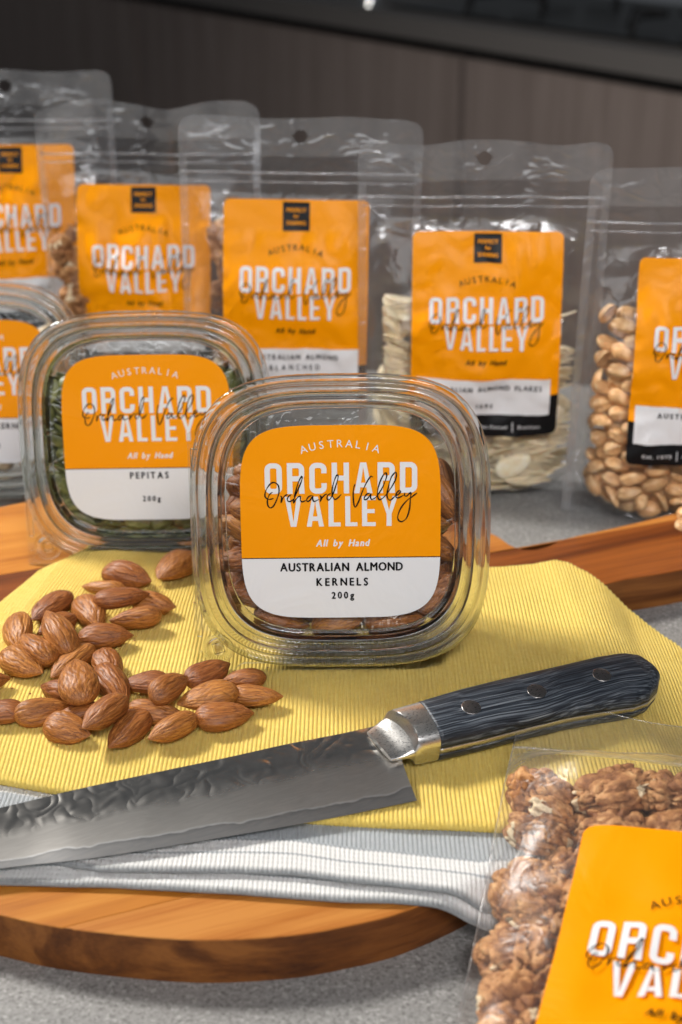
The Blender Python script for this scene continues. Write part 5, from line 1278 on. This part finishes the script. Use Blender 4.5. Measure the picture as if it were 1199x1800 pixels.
# ---------------------------------------------------------------- knife
KO = Vector((2.0, 43.2, 3.66)); ka = R(22.5); kr = R(11)
ke = Vector((math.cos(ka), math.sin(ka), 0)); kn = Vector((-math.sin(ka), math.cos(ka), 0))
def kmap(s, w, h):
    q = ke * s + kn * (w * math.cos(kr) - h * math.sin(kr)); return (q.x, q.y, w * math.sin(kr) + h * math.cos(kr))
def build_knife():
    t = thing('kitchen_knife', 'hammered dark chef knife with a blue grey riveted handle lying across the towels', 'knife', tuple(KO))
    # object-space x must run along the knife for the grain, so parts are built straight and rotated
    t.rotation_euler = (Matrix.Rotation(ka, 3, 'Z') @ Matrix.Rotation(kr, 3, 'X')).to_euler()
    inv = (Matrix.Rotation(ka, 3, 'Z') @ Matrix.Rotation(kr, 3, 'X')).inverted()
    spine = [(-27.3, 33.9, 2.45), (-22, 36.2, 2.6), (-17, 38.0, 2.8), (-11.74, 39.75, 2.95), (-9.28, 40.64, 3.05), (-6.71, 41.45, 3.16), (-4.08, 42.25, 3.27), (-2.06, 42.91, 3.36), (0.01, 43.5, 3.44), (1.38, 43.95, 3.5), (1.9, 44.1, 3.55)]
    edge = [(-27.4, 33.85, 2.43), (-24, 34.6, 2.3), (-20, 35.5, 2.28), (-16, 36.35, 2.3), (-11.3, 37.42, 2.35), (-8.85, 37.76, 2.42), (-7.0, 38.13, 2.46), (-5.13, 38.56, 2.5), (-3.85, 38.85, 2.54), (-1.94, 39.29, 2.6), (0.01, 39.8, 2.66), (1.6, 40.25, 2.72), (2.66, 40.54, 2.77)]
    cs = catmull(spine, 10); ce = catmull(edge, 10)
    def res(C, n):
        L = [0]
        for a, b in zip(C, C[1:]): L.append(L[-1] + (b - a).length)
        out = []
        for i in range(n):
            d = L[-1] * i / (n - 1); k = 0
            while k < len(L) - 2 and L[k+1] < d: k += 1
            f = (d - L[k]) / (L[k+1] - L[k]); out.append(C[k].lerp(C[k+1], min(1, f)))
        return out
    N, Mx = 130, 24
    cs, ce = res(cs, N), res(ce, N)
    # the rear end follows the choil from heel to neck
    V = []; A = []
    nz = Vector((0, 0, 1))
    for side in (1, -1):
        for i in range(N):
            for j in range(Mx + 1):
                a = j / Mx
                p = ce[i].lerp(cs[i], a)
                th = .105 * min(1, a * 1.25) ** .9 * (1 if i > 8 else i / 8)
                if i > N - 14:      # curve the choil forward
                    f = (i - (N - 14)) / 13; p = p + Vector((-.16, -.02, 0)) * f * math.sin(math.pi * min(1, a * 1.1)) * .6
                q = inv @ (p + nz * (th * side + .12) - KO)
                V.append(tuple(q)); A.append(a)
    F = grid_faces(N, Mx + 1); b = N * (Mx + 1)
    F += [tuple(reversed([k + b for k in f])) for f in grid_faces(N, Mx + 1)]
    def strip(idx): return [(idx[k], idx[k+1], idx[k+1] + b, idx[k] + b) for k in range(len(idx) - 1)]
    F += strip([i * (Mx + 1) + Mx for i in range(N)]) + strip([(N-1) * (Mx+1) + j for j in range(Mx + 1)])
    bl = mesh('blade', V, F, M['blade'], t)
    at = bl.data.attributes.new('across', 'FLOAT', 'POINT'); at.data.foreach_set('value', A)
    mod = bl.modifiers.new('e', 'EDGE_SPLIT'); mod.split_angle = R(35)
    # lofted handle
    wf = lerp_curve([(1.2, -1.12), (3, -1.16), (5, -1.12), (6.6, -1.14), (8.2, -1.28), (9.3, -1.4), (10.0, -1.3), (10.6, -.95), (11.1, -.35)])
    wb = lerp_curve([(1.2, 1.08), (3, 1.2), (5, 1.24), (7, 1.23), (9, 1.24), (10, 1.18), (10.7, .98), (11.1, .45)])
    ht = lerp_curve([(1.2, .80), (3, .84), (7, .84), (9, .86), (10.2, .80), (10.8, .62), (11.1, .40)])
    ns = 40
    def section(s, n=3.4, grow=0):
        c = (wf(s) + wb(s)) / 2; hw = (wb(s) - wf(s)) / 2 + grow; h = float(ht(s)) + grow; out = []
        for k in range(ns):
            q = 2 * math.pi * k / ns; co, si = math.cos(q), math.sin(q)
            out.append((c + hw * math.copysign(abs(co) ** (2 / n), co), h * math.copysign(abs(si) ** (2 / n), si)))
        return out
    S = list(np.linspace(1.28, 10.0, 60)) + list(np.linspace(10.1, 11.1, 16))
    def loft(name, zf, mat, grow=0):
        V = []
        for s in S: V += [(s + .18 * (0), w, zf(h)) for w, h in section(s, grow=grow)]
        F = grid_faces(len(S), ns, True) + [tuple(reversed(range(ns))), tuple(len(V) - ns + k for k in range(ns))]
        return mesh(name, V, F, M[mat], t)
    up = loft('handle_scale', lambda h: max(h, .125), 'handle'); lo = loft('handle_scale', lambda h: min(h, -.125), 'handle')
    loft('tang', lambda h: max(-.123, min(.123, h)), 'steel', .006)
    # bolster
    prof = [(-.75, -.98, .60, .09), (-.45, -1.0, .75, .11), (-.2, -1.02, .86, .17), (-.05, -1.03, .92, .26), (.06, -1.04, .94, .34), (.12, -1.06, .97, .55), (.2, -1.08, 1.0, .77), (.4, -1.09, 1.02, .785), (1.26, -1.11, 1.07, .80)]
    V = []
    for s, a, b_, h in prof:
        c, hw = (a + b_) / 2, (b_ - a) / 2
        for k in range(ns):
            q = 2 * math.pi * k / ns; co, si = math.cos(q), math.sin(q); n = 3.4
            w = c + hw * math.copysign(abs(co) ** (2 / n), co)
            V.append((s + (.22 * (1 - ((w - c) / hw) ** 2) * (1 if .0 < s < .3 else 0)) - .18 * (w - c) * (s < .5), w, h * math.copysign(abs(si) ** (2 / n), si)))
    F = grid_faces(len(prof), ns, True) + [tuple(reversed(range(ns))), tuple(len(V) - ns + k for k in range(ns))]
    bo = mesh('bolster', V, F, M['steel'], t); mod = bo.modifiers.new('e', 'EDGE_SPLIT'); mod.split_angle = R(40)
    for s, w in ((2.9, -.12), (5.65, -.1), (8.5, -.08)):
        V = []; F = []; h = float(ht(s)) - .012
        for r_, dz in ((.37, -.06), (.37, .008), (.34, .016), (.0, .022)):
            V += [(s + r_ * math.cos(2*math.pi*k/24), w + r_ * math.sin(2*math.pi*k/24), h + dz) for k in range(24)]
        mesh('rivet', V, grid_faces(4, 24, True), M['rivet'], up)
build_knife()

# ---------------------------------------------------------------- walnut bag lying in front
BW, BL = 17.5, 25.0
BO = Vector((6.95, 45.9, 0)); ba = R(-14)
bu = Vector((math.cos(ba), math.sin(ba), 0)); bv = Vector((math.sin(ba), -math.cos(ba), 0))
def bag_z(v): return 3.35 - 2.1 * float(sstep(v, 4.0, 13.5))
def bag_top(u, v):
    k = min(1, abs(2 * u / BW - 1)); r = float(sstep(v, 2.4, 5.6)) * float(sstep(BL - v, .5, 4))
    lump = .22 * noise.noise(Vector((u * .55, v * .55, 3)))
    curl = .5 * math.exp(-((u - 1.2) / 2.2) ** 2) * max(0, 1 - v / 2.4) + .12 * math.sin(u * .9) * max(0, 1 - v / 2.6)
    return bag_z(v) + (2.35 * (1 - k ** 3.0) ** .6 + lump) * r + curl * .6 + .02
def bag_bot(u, v):
    k = min(1, abs(2 * u / BW - 1)); r = float(sstep(v, 2.4, 5.6)) * float(sstep(BL - v, .5, 4))
    curl = .5 * math.exp(-((u - 1.2) / 2.2) ** 2) * max(0, 1 - v / 2.4) + .12 * math.sin(u * .9) * max(0, 1 - v / 2.6)
    return max(.04 if v > 9 else 3.0, bag_z(v) - 1.25 * (1 - k ** 3) ** .6 * r + curl * .6)
def bmap(u, v, z):
    q = BO + bu * u + bv * v; return (q.x, q.y, z)
def build_bag():
    t = thing('film_bag', 'clear film bag of walnut halves with an orange label lying in the lower right corner', 'bag')
    for name, f in (('upper_film', bag_top), ('lower_film', bag_bot)):
        V = []; nu, nv = 60, 86
        for i in range(nv + 1):
            for j in range(nu + 1):
                u, v = BW * j / nu, BL * i / nv; V.append(bmap(u, v, f(u, v)))
        mesh(name, V, grid_faces(nv + 1, nu + 1), M['clear_film'], t)
    V = []; F = []
    tube_geo([bmap(u, 3.0 - .02 * u, bag_top(u, 3.0) + .03) for u in np.linspace(.05, BW - .05, 40)], .045, V, F, 5)
    mesh('seal_line', V, F, M['seal'], t)
    V = []; F = []
    tube_geo([bmap(u, 0.02, bag_top(u, 0)) for u in np.linspace(0, BW, 60)], .022, V, F, 5)
    mesh('top_edge', V, F, M['seal'], t)
    V = []; F = []
    tube_geo([bmap(.03, v, bag_top(0, v)) for v in np.linspace(0, BL, 60)], .03, V, F, 5)
    mesh('side_seal', V, F, M['seal'], t)
    lr = R(4.5); k = 1.02
    def fn(u, v, h):
        # label units: u right, v up from the label's top edge
        a, b = u * k, -v * k
        uu = 3.0 + 4.0 + a * math.cos(lr) - b * math.sin(lr) * 1.0; vv = 8.35 + b * math.cos(lr) + a * math.sin(lr) * .15
        return bmap(uu, vv, bag_top(min(max(uu, 0), BW), vv) + .06 + h)
    pouch_label(None, t, [('WALNUT KERNELS', .26, -2.0, 2.0, -8.6)], fnx=fn, tagged=False)
build_bag()
rr = random.Random(21)
k = 0
spots = []
for v in np.arange(5.3, 24, 2.0):
    for u in np.arange(1.15, 16.5, 2.15):
        spots.append((u + rr.uniform(-.3, .3) + (.5 if int(v * 10) % 2 else 0), v + rr.uniform(-.3, .3)))
for u, v in spots:
    if u > 16: continue
    top = bag_top(u, v); zc = top - 1.32 - rr.uniform(0, .25)
    p = bmap(u, v, max(zc, .9))
    near_edge = u < 4.2 or v < 8.6
    lab = 'walnut half inside the lying film bag' 
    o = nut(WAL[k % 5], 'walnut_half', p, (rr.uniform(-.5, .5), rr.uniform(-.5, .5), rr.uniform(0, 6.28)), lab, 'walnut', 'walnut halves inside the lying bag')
    s = rr.uniform(.88, 1.08); o.scale = (s, s, s); k += 1
# second layer showing in the gaps
for u, v in spots[::2]:
    if u > 15: continue
    if u < 5.5 or v < 9:
        o = nut(WAL[(k * 3) % 5], 'walnut_half', bmap(u + 1.1, v + 1.0, max(.95, bag_top(u, v) - 2.2)), (rr.uniform(0, 6), rr.uniform(0, 6), rr.uniform(0, 6)), 'walnut half inside the lying film bag', 'walnut', 'walnut halves inside the lying bag')
        o.scale = (.9,) * 3; k += 1

# a few crumbs of skin shed by the almonds
rc = random.Random(8); V = []; F = []
for q in range(34):
    x, y = rc.gauss(-8.5, 3.2), rc.gauss(51, 4.0)
    if not (-14 < x < -2.5 and 43.5 < y < 58): continue
    s_ = rc.uniform(.025, .07); b0 = len(V); z_ = TOPZ + .07
    for k in range(5):
        a_ = k * 1.257 + rc.random(); V.append((x + s_ * math.cos(a_) * rc.uniform(.6, 1.5), y + s_ * math.sin(a_), z_ + rc.uniform(-.01, .02)))
    V.append((x, y, z_ + s_ * .8)); F += [(b0 + k, b0 + (k + 1) % 5, b0 + 5) for k in range(5)]
tag(mesh('almond_crumbs', V, F, M['almond'], smooth=False), 'tiny brown skin crumbs scattered around the loose almonds', 'crumbs', kind='stuff')

for i, (x, y, z, a, lab) in enumerate(((17.3, 63.9, 2.14, .6, 'loose peanut half on the board handle, nearest the right picture edge'), (18.6, 64.4, 2.14, 2.1, 'loose peanut lying farther along the board handle'), (17.75, 65.1, 2.12, -.7, 'loose peanut at the rear edge of the board handle'))):
    nut(PNT[(i + 1) % 3], 'peanut', (x, y, z), (.2, .1, a), lab, 'peanut', 'loose peanuts on the board handle')
